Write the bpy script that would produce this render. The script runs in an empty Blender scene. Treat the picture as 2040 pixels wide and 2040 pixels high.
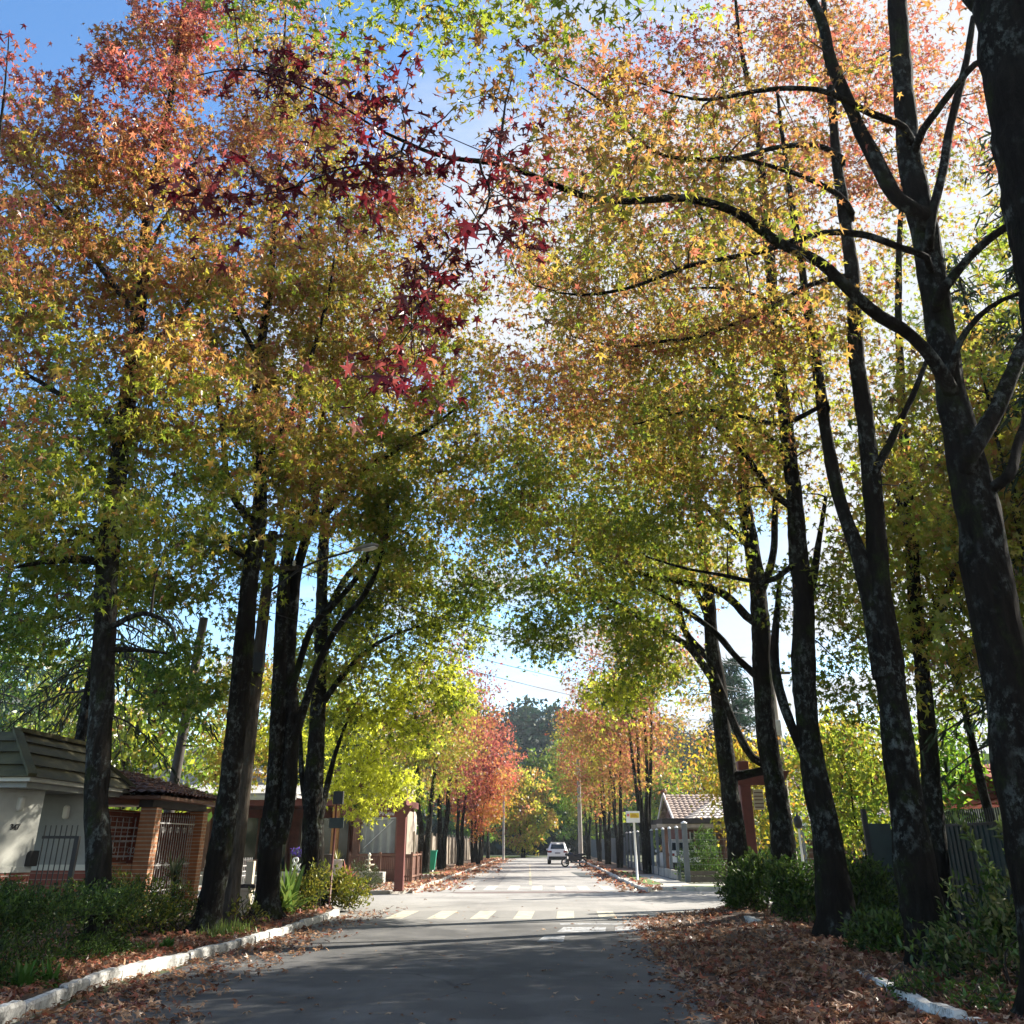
import bpy, math, random
import numpy as np
from mathutils import Vector, Matrix
R = math.radians
rng = np.random.default_rng(7)
random.seed(7)
scene = bpy.context.scene
COL = scene.collection
# ------------------------------------------------------------------ camera geometry
FPX, PPX, PPY, EYE = 1886.0, 1020.0, 742.0, 1.65
PITCH = math.atan(938 / FPX)
YAW = R(1.71)
S = 2040 / 1932.0


def ray(px, py):
    x, v = px - PPX, py - PPY
    fwd = FPX * math.cos(PITCH) + v * math.sin(PITCH)
    dn = v * math.cos(PITCH) - FPX * math.sin(PITCH)
    return x * math.cos(YAW) - fwd * math.sin(YAW), x * math.sin(YAW) + fwd * math.cos(YAW), -dn


def at(u, v, Y):
    """point of the street space seen at picture position u, v at distance Y along the street, and metres per unit there"""
    d = ray(u * S, v * S)
    t = Y / d[1]
    return np.array([d[0] * t, Y, EYE + d[2] * t]), t * S


cam = bpy.data.objects.new('camera', bpy.data.cameras.new('camera'))
COL.objects.link(cam)
cam.location = (0, 0, EYE)
cam.rotation_euler = (math.pi / 2 + PITCH, 0, YAW)
cam.data.sensor_width = 36
cam.data.lens = FPX / 2040 * 36
cam.data.shift_y = -(1020 - PPY) / 2040
cam.data.clip_end = 3000
cam.data.clip_start = 0.05
scene.camera = cam

# ------------------------------------------------------------------ object helpers


def tag(o, label=None, cat=None, group=None, kind=None):
    if label: o['label'] = label
    if cat: o['category'] = cat
    if group: o['group'] = group
    if kind: o['kind'] = kind
    return o


def thing(name, label, cat, loc, group=None, rz=0):
    o = bpy.data.objects.new(name, None)
    o.empty_display_size = 0.2
    COL.objects.link(o)
    o.location = tuple(float(c) for c in loc)
    o.rotation_euler = (0, 0, rz)
    return tag(o, label, cat, group)


def np_mesh(name, V, Q, mats, mi=None, col=None, smooth=False, T=None):
    """mesh from vertices, quads and triangles"""
    me = bpy.data.meshes.new(name)
    V = np.asarray(V, dtype=np.float32)
    Q = np.zeros((0, 4), dtype=np.int32) if Q is None else np.asarray(Q, dtype=np.int32).reshape(-1, 4)
    T = np.zeros((0, 3), dtype=np.int32) if T is None else np.asarray(T, dtype=np.int32).reshape(-1, 3)
    nq, nt = len(Q), len(T)
    me.vertices.add(len(V))
    me.vertices.foreach_set('co', V.ravel())
    me.loops.add(nq * 4 + nt * 3)
    me.loops.foreach_set('vertex_index', np.concatenate([Q.ravel(), T.ravel()]).astype(np.int32))
    me.polygons.add(nq + nt)
    st = np.concatenate([np.arange(nq) * 4, nq * 4 + np.arange(nt) * 3]).astype(np.int32)
    me.polygons.foreach_set('loop_start', st)
    for m in mats: me.materials.append(m)
    if mi is not None: me.polygons.foreach_set('material_index', np.asarray(mi, dtype=np.int32))
    if smooth is not False:
        sm = np.ones(nq + nt, dtype=bool) if smooth is True else np.asarray(smooth, dtype=bool)
        me.polygons.foreach_set('use_smooth', sm)
    if col is not None:
        a = me.attributes.new('leaf_col', 'FLOAT_COLOR', 'POINT')
        c = np.ones((len(V), 4), dtype=np.float32)
        c[:, :3] = col
        a.data.foreach_set('color', c.ravel())
    me.update(calc_edges=True)
    return me


def link(name, me, parent=None, loc=None):
    o = bpy.data.objects.new(name, me)
    COL.objects.link(o)
    if parent is not None: o.parent = parent
    if loc is not None: o.location = loc
    return o


class MB:
    """collects boxes, prisms and tubes; build() links them as ONE mesh"""

    def __init__(s): s.v, s.f, s.m, s.sm = [], [], [], []

    def add(s, v, f, m=0, sm=False):
        n = len(s.v)
        s.v += [tuple(float(c) for c in p) for p in v]
        s.f += [tuple(i + n for i in q) for q in f]
        s.m += [m] * len(f); s.sm += [sm] * len(f)
        return s

    def box(s, x0, x1, y0, y1, z0, z1, m=0):
        v = [(x0, y0, z0), (x1, y0, z0), (x1, y1, z0), (x0, y1, z0), (x0, y0, z1), (x1, y0, z1), (x1, y1, z1), (x0, y1, z1)]
        return s.add(v, [(0, 3, 2, 1), (4, 5, 6, 7), (0, 1, 5, 4), (1, 2, 6, 5), (2, 3, 7, 6), (3, 0, 4, 7)], m)

    def bar(s, a, b, w, h, m=0):
        """a rectangular beam from a to b"""
        a, b = Vector(a), Vector(b)
        d = (b - a).normalized()
        up = Vector((0, 0, 1)) if abs(d.z) < .95 else Vector((0, 1, 0))
        sx = d.cross(up).normalized() * w / 2
        sy = sx.cross(d).normalized() * h / 2
        v = [p + i * sx + j * sy for p in (a, b) for i, j in ((-1, -1), (1, -1), (1, 1), (-1, 1))]
        return s.add(v, [(0, 3, 2, 1), (4, 5, 6, 7), (0, 1, 5, 4), (1, 2, 6, 5), (2, 3, 7, 6), (3, 0, 4, 7)], m)

    def tube(s, pts, rad, k=8, m=0, cap=True):
        V, Q = tube(np.array(pts, dtype=float), np.broadcast_to(np.array(rad, dtype=float), (len(pts),)), k)
        n = len(V)
        f = [tuple(q) for q in Q]
        if cap: f += [tuple(range(k - 1, -1, -1)), tuple(range(n - k, n))]
        return s.add(V, f, m, True)

    def lathe(s, c, prof, k=16, m=0):
        V = [(c[0] + r * math.cos(2 * math.pi * i / k), c[1] + r * math.sin(2 * math.pi * i / k), c[2] + z) for r, z in prof for i in range(k)]
        f = [(j * k + i, j * k + (i + 1) % k, (j + 1) * k + (i + 1) % k, (j + 1) * k + i) for j in range(len(prof) - 1) for i in range(k)]
        f += [tuple(range(k - 1, -1, -1)), tuple(range((len(prof) - 1) * k, len(prof) * k))]
        return s.add(V, f, m, True)

    def poly(s, pts, m=0): return s.add(pts, [tuple(range(len(pts)))], m)

    def prism(s, base, d, m=0):
        """polygon base (3D points) pushed along vector d"""
        n = len(base)
        v = [tuple(p) for p in base] + [tuple(p[i] + d[i] for i in range(3)) for p in base]
        return s.add(v, [tuple(range(n - 1, -1, -1)), tuple(range(n, 2 * n))] + [(i, (i + 1) % n, n + (i + 1) % n, n + i) for i in range(n)], m)

    def build(s, name, mats, parent=None, bevel=0, loc=None):
        me = bpy.data.meshes.new(name)
        off = Vector((0, 0, 0))
        if parent is not None:
            p = parent
            while p is not None:
                off += p.location
                p = p.parent
        if loc is not None: off += Vector(loc)
        me.from_pydata([tuple(Vector(v) - off) for v in s.v], [], s.f)
        for m in (mats if isinstance(mats, (list, tuple)) else [mats]): me.materials.append(m)
        me.polygons.foreach_set('material_index', s.m)
        me.polygons.foreach_set('use_smooth', s.sm)
        me.update()
        o = link(name, me, parent, loc)
        if bevel:
            b = o.modifiers.new('bevel', 'BEVEL'); b.width = bevel; b.segments = 2; b.limit_method = 'ANGLE'; b.angle_limit = R(35)
        return o


def tube(P, rad, k):
    n = len(P)
    d = np.gradient(P, axis=0)
    d /= np.linalg.norm(d, axis=1)[:, None] + 1e-9
    ref = np.array([0.0, 1.0, 0.0]) if abs(d[:, 1]).max() < .9 else np.array([1.0, 0.0, 0.0])
    if abs(d[:, 1]).max() >= .9 and abs(d[:, 0]).max() >= .9: ref = np.array([0.0, 0.0, 1.0])
    a = np.cross(d, ref); a /= np.linalg.norm(a, axis=1)[:, None] + 1e-9
    b = np.cross(d, a)
    t = np.arange(k) * 2 * math.pi / k
    V = P[:, None, :] + rad[:, None, None] * (np.cos(t)[None, :, None] * a[:, None, :] + np.sin(t)[None, :, None] * b[:, None, :])
    i = np.arange(n - 1)[:, None] * k; j = np.arange(k)[None, :]; j2 = (j + 1) % k
    Q = np.stack([i + j, i + k + j, i + k + j2, i + j2], axis=-1).reshape(-1, 4)
    return V.reshape(-1, 3), Q


def wob(p, f, seed):
    """smooth pseudo noise in -1..1 of points p"""
    g = np.random.default_rng(seed)
    o = np.zeros(len(p))
    for k in range(6):
        w = g.normal(size=3) * f * (1 if k < 3 else 2.1)
        o += np.sin(p @ w + g.uniform(0, 6.28)) * (1 if k < 3 else .5)
    return o / 3.0

# ------------------------------------------------------------------ materials


def newmat(name):
    m = bpy.data.materials.new(name); m.use_nodes = True
    nt = m.node_tree
    return m, nt, nt.nodes['Principled BSDF'], nt.nodes, nt.links


def coords(nt, scale=(1, 1, 1), space='Object'):
    tc = nt.nodes.new('ShaderNodeTexCoord'); mp = nt.nodes.new('ShaderNodeMapping')
    mp.inputs['Scale'].default_value = scale
    nt.links.new(tc.outputs[space], mp.inputs['Vector'])
    return mp.outputs['Vector']


def noise(nt, vec, scale, detail=4, rough=.6):
    n = nt.nodes.new('ShaderNodeTexNoise')
    n.inputs['Scale'].default_value = scale; n.inputs['Detail'].default_value = detail; n.inputs['Roughness'].default_value = rough
    nt.links.new(vec, n.inputs['Vector'])
    return n.outputs['Fac']


def ramp(nt, fac, stops):
    r = nt.nodes.new('ShaderNodeValToRGB')
    e = r.color_ramp.elements
    while len(e) < len(stops): e.new(0.5)
    for el, (p, c) in zip(e, stops):
        el.position = p; el.color = (*c, 1) if len(c) == 3 else c
    nt.links.new(fac, r.inputs['Fac'])
    return r.outputs['Color']


def mix(nt, fac, a, b, mode='MIX'):
    n = nt.nodes.new('ShaderNodeMix'); n.data_type = 'RGBA'; n.blend_type = mode
    for sock, val in ((n.inputs['Factor'], fac), (n.inputs['A'], a), (n.inputs['B'], b)):
        if hasattr(val, 'is_linked') or hasattr(val, 'links'): nt.links.new(val, sock)
        elif isinstance(val, (int, float)): sock.default_value = val
        else: sock.default_value = (*val, 1)
    return n.outputs['Result']


def bump(nt, bs, h, strength, dist=.02):
    b = nt.nodes.new('ShaderNodeBump')
    b.inputs['Strength'].default_value = strength; b.inputs['Distance'].default_value = dist
    nt.links.new(h, b.inputs['Height']); nt.links.new(b.outputs['Normal'], bs.inputs['Normal'])


def plain(name, c, rough=.7, var=.25, scale=3.0, metal=0, bmp=0):
    """one colour with some wear"""
    m, nt, bs, N, L = newmat(name)
    v = coords(nt)
    f = noise(nt, v, scale, 6)
    lo = tuple(x * (1 - var) for x in c); hi = tuple(min(1, x * (1 + var)) for x in c)
    L.new(ramp(nt, f, [(.3, lo), (.7, hi)]), bs.inputs['Base Color'])
    bs.inputs['Roughness'].default_value = rough; bs.inputs['Metallic'].default_value = metal
    if bmp: bump(nt, bs, noise(nt, v, scale * 12, 4), bmp)
    return m


def leaf_mat(name, trans=.55, gloss=.03, tint=1.6):
    m = bpy.data.materials.new(name); m.use_nodes = True
    nt = m.node_tree; nt.nodes.clear(); N, L = nt.nodes, nt.links
    at_ = N.new('ShaderNodeAttribute'); at_.attribute_name = 'leaf_col'
    oi = N.new('ShaderNodeObjectInfo')
    c = mix(nt, 1.0, at_.outputs['Color'], oi.outputs['Color'], 'MULTIPLY')
    d = N.new('ShaderNodeBsdfDiffuse'); t = N.new('ShaderNodeBsdfTranslucent'); g = N.new('ShaderNodeBsdfGlossy')
    g.inputs['Roughness'].default_value = .38
    sc = N.new('ShaderNodeVectorMath'); sc.operation = 'SCALE'; sc.inputs['Scale'].default_value = tint
    L.new(c, sc.inputs[0]); L.new(c, d.inputs['Color']); L.new(sc.outputs[0], t.inputs['Color'])
    m1 = N.new('ShaderNodeMixShader'); m1.inputs[0].default_value = trans
    L.new(d.outputs[0], m1.inputs[1]); L.new(t.outputs[0], m1.inputs[2])
    m2 = N.new('ShaderNodeMixShader'); m2.inputs[0].default_value = gloss
    L.new(m1.outputs[0], m2.inputs[1]); L.new(g.outputs[0], m2.inputs[2])
    o = N.new('ShaderNodeOutputMaterial'); L.new(m2.outputs[0], o.inputs['Surface'])
    return m


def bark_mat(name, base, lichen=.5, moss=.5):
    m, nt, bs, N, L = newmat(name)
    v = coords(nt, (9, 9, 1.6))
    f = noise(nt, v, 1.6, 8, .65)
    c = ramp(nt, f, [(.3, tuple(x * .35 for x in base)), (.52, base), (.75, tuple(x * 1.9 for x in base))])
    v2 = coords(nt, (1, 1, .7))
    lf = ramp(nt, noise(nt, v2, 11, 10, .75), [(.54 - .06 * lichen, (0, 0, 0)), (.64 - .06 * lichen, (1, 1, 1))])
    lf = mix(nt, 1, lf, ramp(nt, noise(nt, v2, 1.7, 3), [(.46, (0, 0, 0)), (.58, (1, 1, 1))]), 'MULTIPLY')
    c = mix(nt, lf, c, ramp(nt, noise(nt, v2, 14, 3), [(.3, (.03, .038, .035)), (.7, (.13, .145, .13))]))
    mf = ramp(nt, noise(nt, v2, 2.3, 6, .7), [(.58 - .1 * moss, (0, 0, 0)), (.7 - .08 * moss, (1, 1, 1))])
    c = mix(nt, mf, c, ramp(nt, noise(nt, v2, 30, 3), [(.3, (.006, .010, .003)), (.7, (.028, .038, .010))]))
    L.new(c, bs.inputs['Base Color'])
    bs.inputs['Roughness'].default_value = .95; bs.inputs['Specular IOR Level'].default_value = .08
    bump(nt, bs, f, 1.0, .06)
    return m


LEAF = leaf_mat('leaf_blade')
SHRUB = leaf_mat('shrub_leaf', .3, .025, 1.3)
DRY = leaf_mat('dry_leaf', .2, .04, 1.1)
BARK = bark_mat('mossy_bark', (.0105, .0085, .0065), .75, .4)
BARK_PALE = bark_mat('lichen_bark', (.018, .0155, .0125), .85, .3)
TWIG = plain('twig_bark', (.03, .022, .016), .9, .4, 20)

# ------------------------------------------------------------------ leaves
PAL_X = np.array([-.25, 0, .2, .4, .55, .7, .85, 1.0])  # first stop is a yellow green brightened to stand for sunlit leaves
PAL = np.array([(.52, .54, .05), (.028, .06, .012), (.11, .185, .02), (.25, .275, .026), (.31, .205, .042), (.29, .115, .048), (.30, .075, .065), (.075, .006, .01)])


def pal(c):
    c = np.clip(c, -.3, 1)
    return np.stack([np.interp(c, PAL_X, PAL[:, i]) for i in range(3)], axis=1)


def star_template():
    ang = [0, 62, 122, -122, -62]; ln = [1.0, .88, .55, .55, .88]
    order = sorted(range(5), key=lambda i: ang[i])
    tips = [(math.sin(R(ang[i])) * ln[i], math.cos(R(ang[i])) * ln[i], -.12 * ln[i]) for i in order]
    an = [ang[i] for i in order]
    notch = []
    for i in range(5):
        a0 = an[i - 1] if i else an[-1] - 360
        a = (a0 + an[i]) / 2
        r = .3 if i else .16
        notch.append((math.sin(R(a)) * r, math.cos(R(a)) * r, .07))
    v = [(0, 0, 0)] + tips + notch
    q = [(0, 6 + i, 1 + i, 6 + (i + 1) % 5) for i in range(5)]
    return np.array(v), np.array(q)


STAR = star_template()
KITE = (np.array([(0, -.7, 0), (.55, .0, .12), (0, 1, -.1), (-.55, .0, .12)]), np.array([(0, 1, 2, 3)]))
OVAL = (np.array([(0, 0, 0), (.21, .35, .07), (.17, .72, .03), (0, 1.05, -.12), (-.17, .72, .03), (-.21, .35, .07), (0, .4, -.02), (0, .75, -.05)]),
        np.array([(0, 1, 6, 5), (1, 2, 7, 6), (6, 7, 4, 5), (2, 3, 4, 7)]))
BLADE = (np.array([(-.03, 0, 0), (.03, 0, 0), (.035, .5, .08), (-.035, .5, .08), (0, 1, -.12), (.002, 1, -.12)]), np.array([(0, 1, 2, 3), (3, 2, 5, 4)]))


def leaf_arrays(pos, tip, nrm, size, col, tmpl):
    tv, tq = tmpl
    n, k = len(pos), len(tv)
    tip = tip / (np.linalg.norm(tip, axis=1)[:, None] + 1e-9)
    nrm = nrm - (nrm * tip).sum(1)[:, None] * tip
    nrm /= np.linalg.norm(nrm, axis=1)[:, None] + 1e-9
    u = np.cross(tip, nrm)
    fold = rng.uniform(-1.2, 3.2, n)[:, None, None]; wide = rng.uniform(.55, 1.1, n)[:, None, None]
    sag = (tv[:, 1] ** 2)[None, :, None] * rng.normal(0, .22, n)[:, None, None]
    V = pos[:, None, :] + size[:, None, None] * (wide * tv[None, :, 0:1] * u[:, None, :] + tv[None, :, 1:2] * tip[:, None, :] + (fold * tv[None, :, 2:3] + sag + .35 * np.abs(tv[None, :, 0:1]) * (fold - 1) * .5) * nrm[:, None, :])
    Q = tq[None] + (np.arange(n) * k)[:, None, None]
    return V.reshape(-1, 3), Q.reshape(-1, 4), np.repeat(col, k, axis=0)


def merge(parts):
    """[(V, Q, C, matindex)] -> one set of arrays"""
    Vs, Qs, Cs, Ms, n = [], [], [], [], 0
    for V, Q, C, m in parts:
        Vs.append(V); Qs.append(Q + n); Cs.append(C if C is not None else np.full((len(V), 3), .03)); Ms.append(np.full(len(Q), m)); n += len(V)
    return np.concatenate(Vs), np.concatenate(Qs), np.concatenate(Cs), np.concatenate(Ms)

# ------------------------------------------------------------------ trees


def smooth_line(P, W, step):
    """Catmull-Rom resampling of a polyline with radii"""
    P = np.array(P, dtype=float); W = np.array(W, dtype=float)
    if len(P) < 3:
        n = max(3, int(np.linalg.norm(P[-1] - P[0]) / step)); t = np.linspace(0, 1, n)[:, None]
        return P[0] + (P[-1] - P[0]) * t, W[0] + (W[-1] - W[0]) * t[:, 0]
    Pe = np.vstack([2 * P[0] - P[1], P, 2 * P[-1] - P[-2]])
    outP, outW = [], []
    for i in range(len(P) - 1):
        p0, p1, p2, p3 = Pe[i:i + 4]
        n = max(2, int(np.linalg.norm(p2 - p1) / step))
        for j in range(n):
            t = j / n
            outP.append(.5 * (2 * p1 + (p2 - p0) * t + (2 * p0 - 5 * p1 + 4 * p2 - p3) * t * t + (3 * p1 - p0 - 3 * p2 + p3) * t ** 3))
            outW.append(W[i] + (W[i + 1] - W[i]) * t)
    outP.append(P[-1]); outW.append(W[-1])
    return np.array(outP), np.array(outW)


def lumpy_tube(P, W, k, seed, amp=.1, flare=False):
    V, Q = tube(P, W, k)
    rr = np.repeat(W, k)
    c = np.repeat(P, k, axis=0)
    d = V - c
    a = 1 + amp * wob(V * [1, 1, .45], 5.0, seed) + amp * .5 * wob(V, 14.0, seed + 1)
    if flare:
        h = np.clip(c[:, 2] - P[0, 2], 0, None)
        ang = np.arctan2(d[:, 1], d[:, 0])
        a *= 1 + np.exp(-h / .22) * (.28 + .3 * np.sin(ang * 5 + seed) * np.exp(-h / .3))
    return c + d * a[:, None], Q


def px_line(pts, Y, dY=0.0):
    P, W = [], []
    n = len(pts)
    L = [0.0]
    for a, b in zip(pts[:-1], pts[1:]): L.append(L[-1] + math.hypot(b[0] - a[0], b[1] - a[1]))
    for p, l in zip(pts, L):
        q, m = at(p[0], p[1], Y + dY * l / max(L[-1], 1e-6))
        P.append(q); W.append(p[2] * m / 2)
    return P, W


def ell(n, c, r, power=.45):
    """n points in an ellipsoid, denser towards its outside"""
    d = rng.normal(size=(n, 3)); d /= np.linalg.norm(d, axis=1)[:, None]
    return np.array(c) + d * (rng.uniform(0, 1, n) ** power)[:, None] * np.array(r)


def grow(pos, rad, atts, fat=.013):
    """joins every attractor to the nearest wood by a curved branch"""
    cap = len(pos) + len(atts) * 14
    PP = np.zeros((cap, 3)); RR = np.zeros(cap)
    n = len(pos); PP[:n] = pos; RR[:n] = rad
    d0 = np.array([np.min(np.linalg.norm(pos - a, axis=1)) for a in atts])
    paths = {}
    for i in np.argsort(d0):
        a = atts[i]
        df = a - PP[:n]
        d = np.linalg.norm(df, axis=1) + 1e-6
        cost = d * (1 + .55 * np.clip(-df[:, 2] / d + .15, 0, 1)) + .25 * (RR[:n] < .006)
        j = int(np.argmin(cost)); p = PP[j]; D = d[j]
        if D < .05: D = .05
        ctrl = p + (a - p) * .45 + np.array([0, 0, .22 * D]) + rng.normal(size=3) * .09 * D
        k = int(min(12, max(3, D / .3)))
        t = np.linspace(0, 1, k + 1)[:, None]
        P = (1 - t) ** 2 * p + 2 * t * (1 - t) * ctrl + t * t * a
        P[1:-1] += rng.normal(size=(k - 1, 3)) * .025 * min(D, 1.5)
        r0 = min(RR[j] * .8, .006 + fat * D); r1 = min(.0045, r0)
        W = r0 + (r1 - r0) * t[:, 0]
        paths[i] = (P, W)
        PP[n:n + k] = P[1:]; RR[n:n + k] = W[1:]; n += k
    return [paths[i] for i in range(len(atts))]


def leaf_cloud(paths, per, spread, size, cfun, c_att, droop=.7, tmpl=STAR, s0=.3):
    """leaves around the outer part of every branch"""
    pos, cc = [], []
    for i, (P, W) in enumerate(paths):
        m = max(1, int(per * rng.uniform(.5, 1.5)))
        s = s0 + (1.08 - s0) * rng.uniform(0, 1, m) ** .8
        x = np.clip(s, 0, 1) * (len(P) - 1); k = np.minimum(x.astype(int), len(P) - 2); f = (x - k)[:, None]
        q = P[k] * (1 - f) + P[k + 1] * f + rng.normal(size=(m, 3)) * spread * np.array([1, 1, .7])
        pos.append(q); cc.append(np.full(m, c_att[i]))
    pos = np.concatenate(pos); cc = np.concatenate(cc)
    n = len(pos)
    tip = rng.normal(size=(n, 3)) * .75 + np.array([0, 0, -droop])
    nrm = rng.normal(size=(n, 3)) + np.array([0, 0, .55])
    sz = size * np.clip(rng.lognormal(-.12, .3, n), .4, 1.5)
    return leaf_arrays(pos, tip, nrm, sz, cfun(pos, cc), tmpl)


def colour_fn(z0, z1, c0, c1, amp=.13, jit=.07, seed=1, bright=1.0):
    jit = jit * 1.45

    def f(pos, over):
        h = np.clip((pos[:, 2] - z0) / (z1 - z0), 0, 1)
        c = np.maximum(.03, c0 + (c1 - c0) * h + amp * wob(pos, .55, seed) + rng.normal(size=len(pos)) * jit)
        o = ~np.isnan(over)
        c[o] = over[o] + .5 * amp * wob(pos[o], .9, seed) + rng.normal(size=o.sum()) * jit
        col = pal(c) * rng.uniform(.75, 1.2, len(pos))[:, None] * bright
        dead = rng.uniform(size=len(pos)) < .025
        col[dead] = (.09, .05, .03)
        return col
    return f


def street_tree(label, Y, stems, limbs, crowns, cfun, per=30, spread=.3, leaf=.12, bark=None, group='trees lining the near street', zbase=.1, name='street_tree', cat='tree', wk=1.0, fat=.013, s0=.38):
    """stems and limbs: [[(u, v, width), ...], dY]; crowns: (centre, radii, attractors, colour or None)"""
    base, _ = at(stems[0][0][0][0], stems[0][0][0][1], Y)
    base[2] = zbase
    root = thing(name, label, cat, base, group)
    bark = bark or BARK
    NP, NR, FP, FR = [], [], [], []
    parts = []
    for si, (pts, dY) in enumerate(stems):
        P, W = px_line(pts, Y, dY)
        W = [w_ * (wk if i_ or si else .5 + .5 * wk) for i_, w_ in enumerate(W)]
        if si == 0: P[0][2] = zbase - .05
        P, W = smooth_line(P, W, .12)
        P[:, :2] += np.stack([wob(P, .8, int(Y * 10) + si), wob(P, .8, int(Y * 10) + si + 5)], axis=1) * .03
        k = 20 if W[0] > .12 else 12
        V, Q = lumpy_tube(P, W, k, int(Y * 7) + si, .1, si == 0)
        parts.append((V - base, Q, None, 0))
        NP.append(P[len(P) // 3:]); NR.append(W[len(P) // 3:]); FP.append(P); FR.append(W)
    V, Q, C, M = merge(parts)
    NP0 = (np.concatenate(FP), np.concatenate(FR))
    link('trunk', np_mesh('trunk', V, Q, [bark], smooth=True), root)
    for li, (pts, dY) in enumerate(limbs):
        P, W = px_line(pts, Y + (pts[0][3] if len(pts[0]) > 3 else 0), dY)
        W = [w_ * wk * .92 for w_ in W]
        TP, TR = NP0
        dd = np.linalg.norm(TP - P[0], axis=1) + .35 * np.abs(TP[:, 2] - P[0][2] + .25)
        j = int(np.argmin(dd))
        if np.linalg.norm(TP[j] - P[0]) < 1.6 and not (len(pts[0]) > 3 and pts[0][3] < -2):
            P = [TP[j] + (P[0] - TP[j]) * .05] + P; W = [min(TR[j] * .8, W[0] * 1.25)] + W
        P, W = smooth_line(P, W, .15)
        P[2:] += np.stack([wob(P[2:], 1.2, li + k_) for k_ in (1, 7, 13)], axis=1) * .05
        V, Q = lumpy_tube(P, W, 12 if W[0] > .05 else 8, li + int(Y), .12)
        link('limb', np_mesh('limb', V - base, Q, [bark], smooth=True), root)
        NP.append(P); NR.append(W)
    NP = np.concatenate(NP); NR = np.concatenate(NR)
    A, c_att = [], []
    for cr in crowns:
        if isinstance(cr[0], str):      # leaves hanging along a pixel line: ('line', pts, Y0, dY, n, spread, colour)
            P, _ = px_line([(a, b, 1) for a, b in cr[1]], cr[2], cr[3])
            P, _ = smooth_line(P, np.ones(len(P)), .1)
            q = P[rng.integers(0, len(P), cr[4])] + rng.normal(size=(cr[4], 3)) * np.array(cr[5])
            A.append(q); c_att.append(np.full(cr[4], np.nan if cr[6] is None else cr[6]))
        else:
            c, r, n, cc = cr
            A.append(ell(n, c, r)); c_att.append(np.full(n, np.nan if cc is None else cc))
    A = np.concatenate(A); c_att = np.concatenate(c_att)
    ok = A[:, 2] > 2.3
    A, c_att = A[ok], c_att[ok]
    paths = grow(NP, NR, A, fat)
    parts = []
    for P, W in paths:
        V, Q = tube(P, W, 5 if W[0] > .02 else 3)
        parts.append((V, Q, None, 1))
    V, Q, C = leaf_cloud(paths, per, spread, leaf, cfun, c_att, s0=s0)
    parts.append((V, Q, C, 0))
    V, Q, C, M = merge(parts)
    link('crown', np_mesh('crown', V - base, Q, [LEAF, TWIG], M, C, smooth=(M == 1)), root)
    return root


def cr(u, v, Y, r, n, c=None):
    """a crown lobe centred on a sight line at distance Y"""
    p, _ = at(u, v, Y)
    return (p, r if isinstance(r, tuple) else (r, r, r), n, c)
CLOUD = (3.3, 3.45, 3.7)
EXPOSURE = 1.7
# ------------------------------------------------------------------ the near trees, one by one
GL = 'trees lining the near street'
street_tree('slender pink topped sweetgum with pale lichen on its trunk beside the white gatehouse', 17.0,
    [([(180, 1822, 58), (186, 1700, 57), (184, 1600, 56), (180, 1500, 52), (190, 1350, 49), (197, 1200, 46), (203, 1050, 44), (216, 950, 42), (228, 850, 37), (241, 760, 33), (255, 650, 28), (268, 540, 24), (278, 420, 20), (305, 280, 15), (330, 130, 10), (345, 20, 6), (350, -60, 4)], .3)],
    [([(203, 1062, 24), (150, 1058, 18), (60, 1066, 10), (20, 1075, 6)], -.6), ([(204, 1028, 20), (140, 1005, 14), (90, 1000, 7)], .8),
     ([(228, 812, 20), (170, 780, 15), (90, 730, 11), (20, 690, 6)], -.5), ([(258, 600, 16), (190, 500, 12), (130, 420, 9), (60, 330, 5)], -.8),
     ([(272, 480, 14), (330, 380, 10), (380, 280, 6)], .5), ([(250, 690, 16), (330, 600, 11), (400, 520, 7)], 1.0),
     ([(208, 1190, 16), (270, 1160, 11), (320, 1180, 8), (330, 1210, 4)], -.4), ([(206, 1225, 15), (260, 1225, 10), (310, 1232, 5)], .3)],
    [cr(200, 1010, 17, (3.0, 2.6, 1.5), 80, .34), cr(90, 860, 17, (2.4, 2.4, 2.0), 65), cr(300, 800, 17.5, (2.6, 2.6, 2.2), 85), cr(200, 600, 17, (3.3, 2.8, 2.4), 125), cr(70, 520, 16.5, (1.9, 2, 2.2), 60), cr(330, 470, 17.5, (2.4, 2.4, 2.4), 80),
     cr(130, 330, 16.5, (1.9, 2.0, 1.5), 62), cr(260, 230, 17, (2.0, 2.0, 1.7), 85), cr(340, 60, 17, (1.4, 1.4, 1.6), 45), cr(40, 240, 16.5, (.55, .7, 1.0), 12), cr(215, 95, 17, (.5, .5, .7), 8), cr(60, 1180, 18, (1.6, 1.6, 1.0), 32, .25)],
    colour_fn(6, 19, .38, .80, amp=.16, seed=3), per=42, leaf=.135, spread=.22, bark=BARK_PALE, fat=.015, wk=.9)
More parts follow.
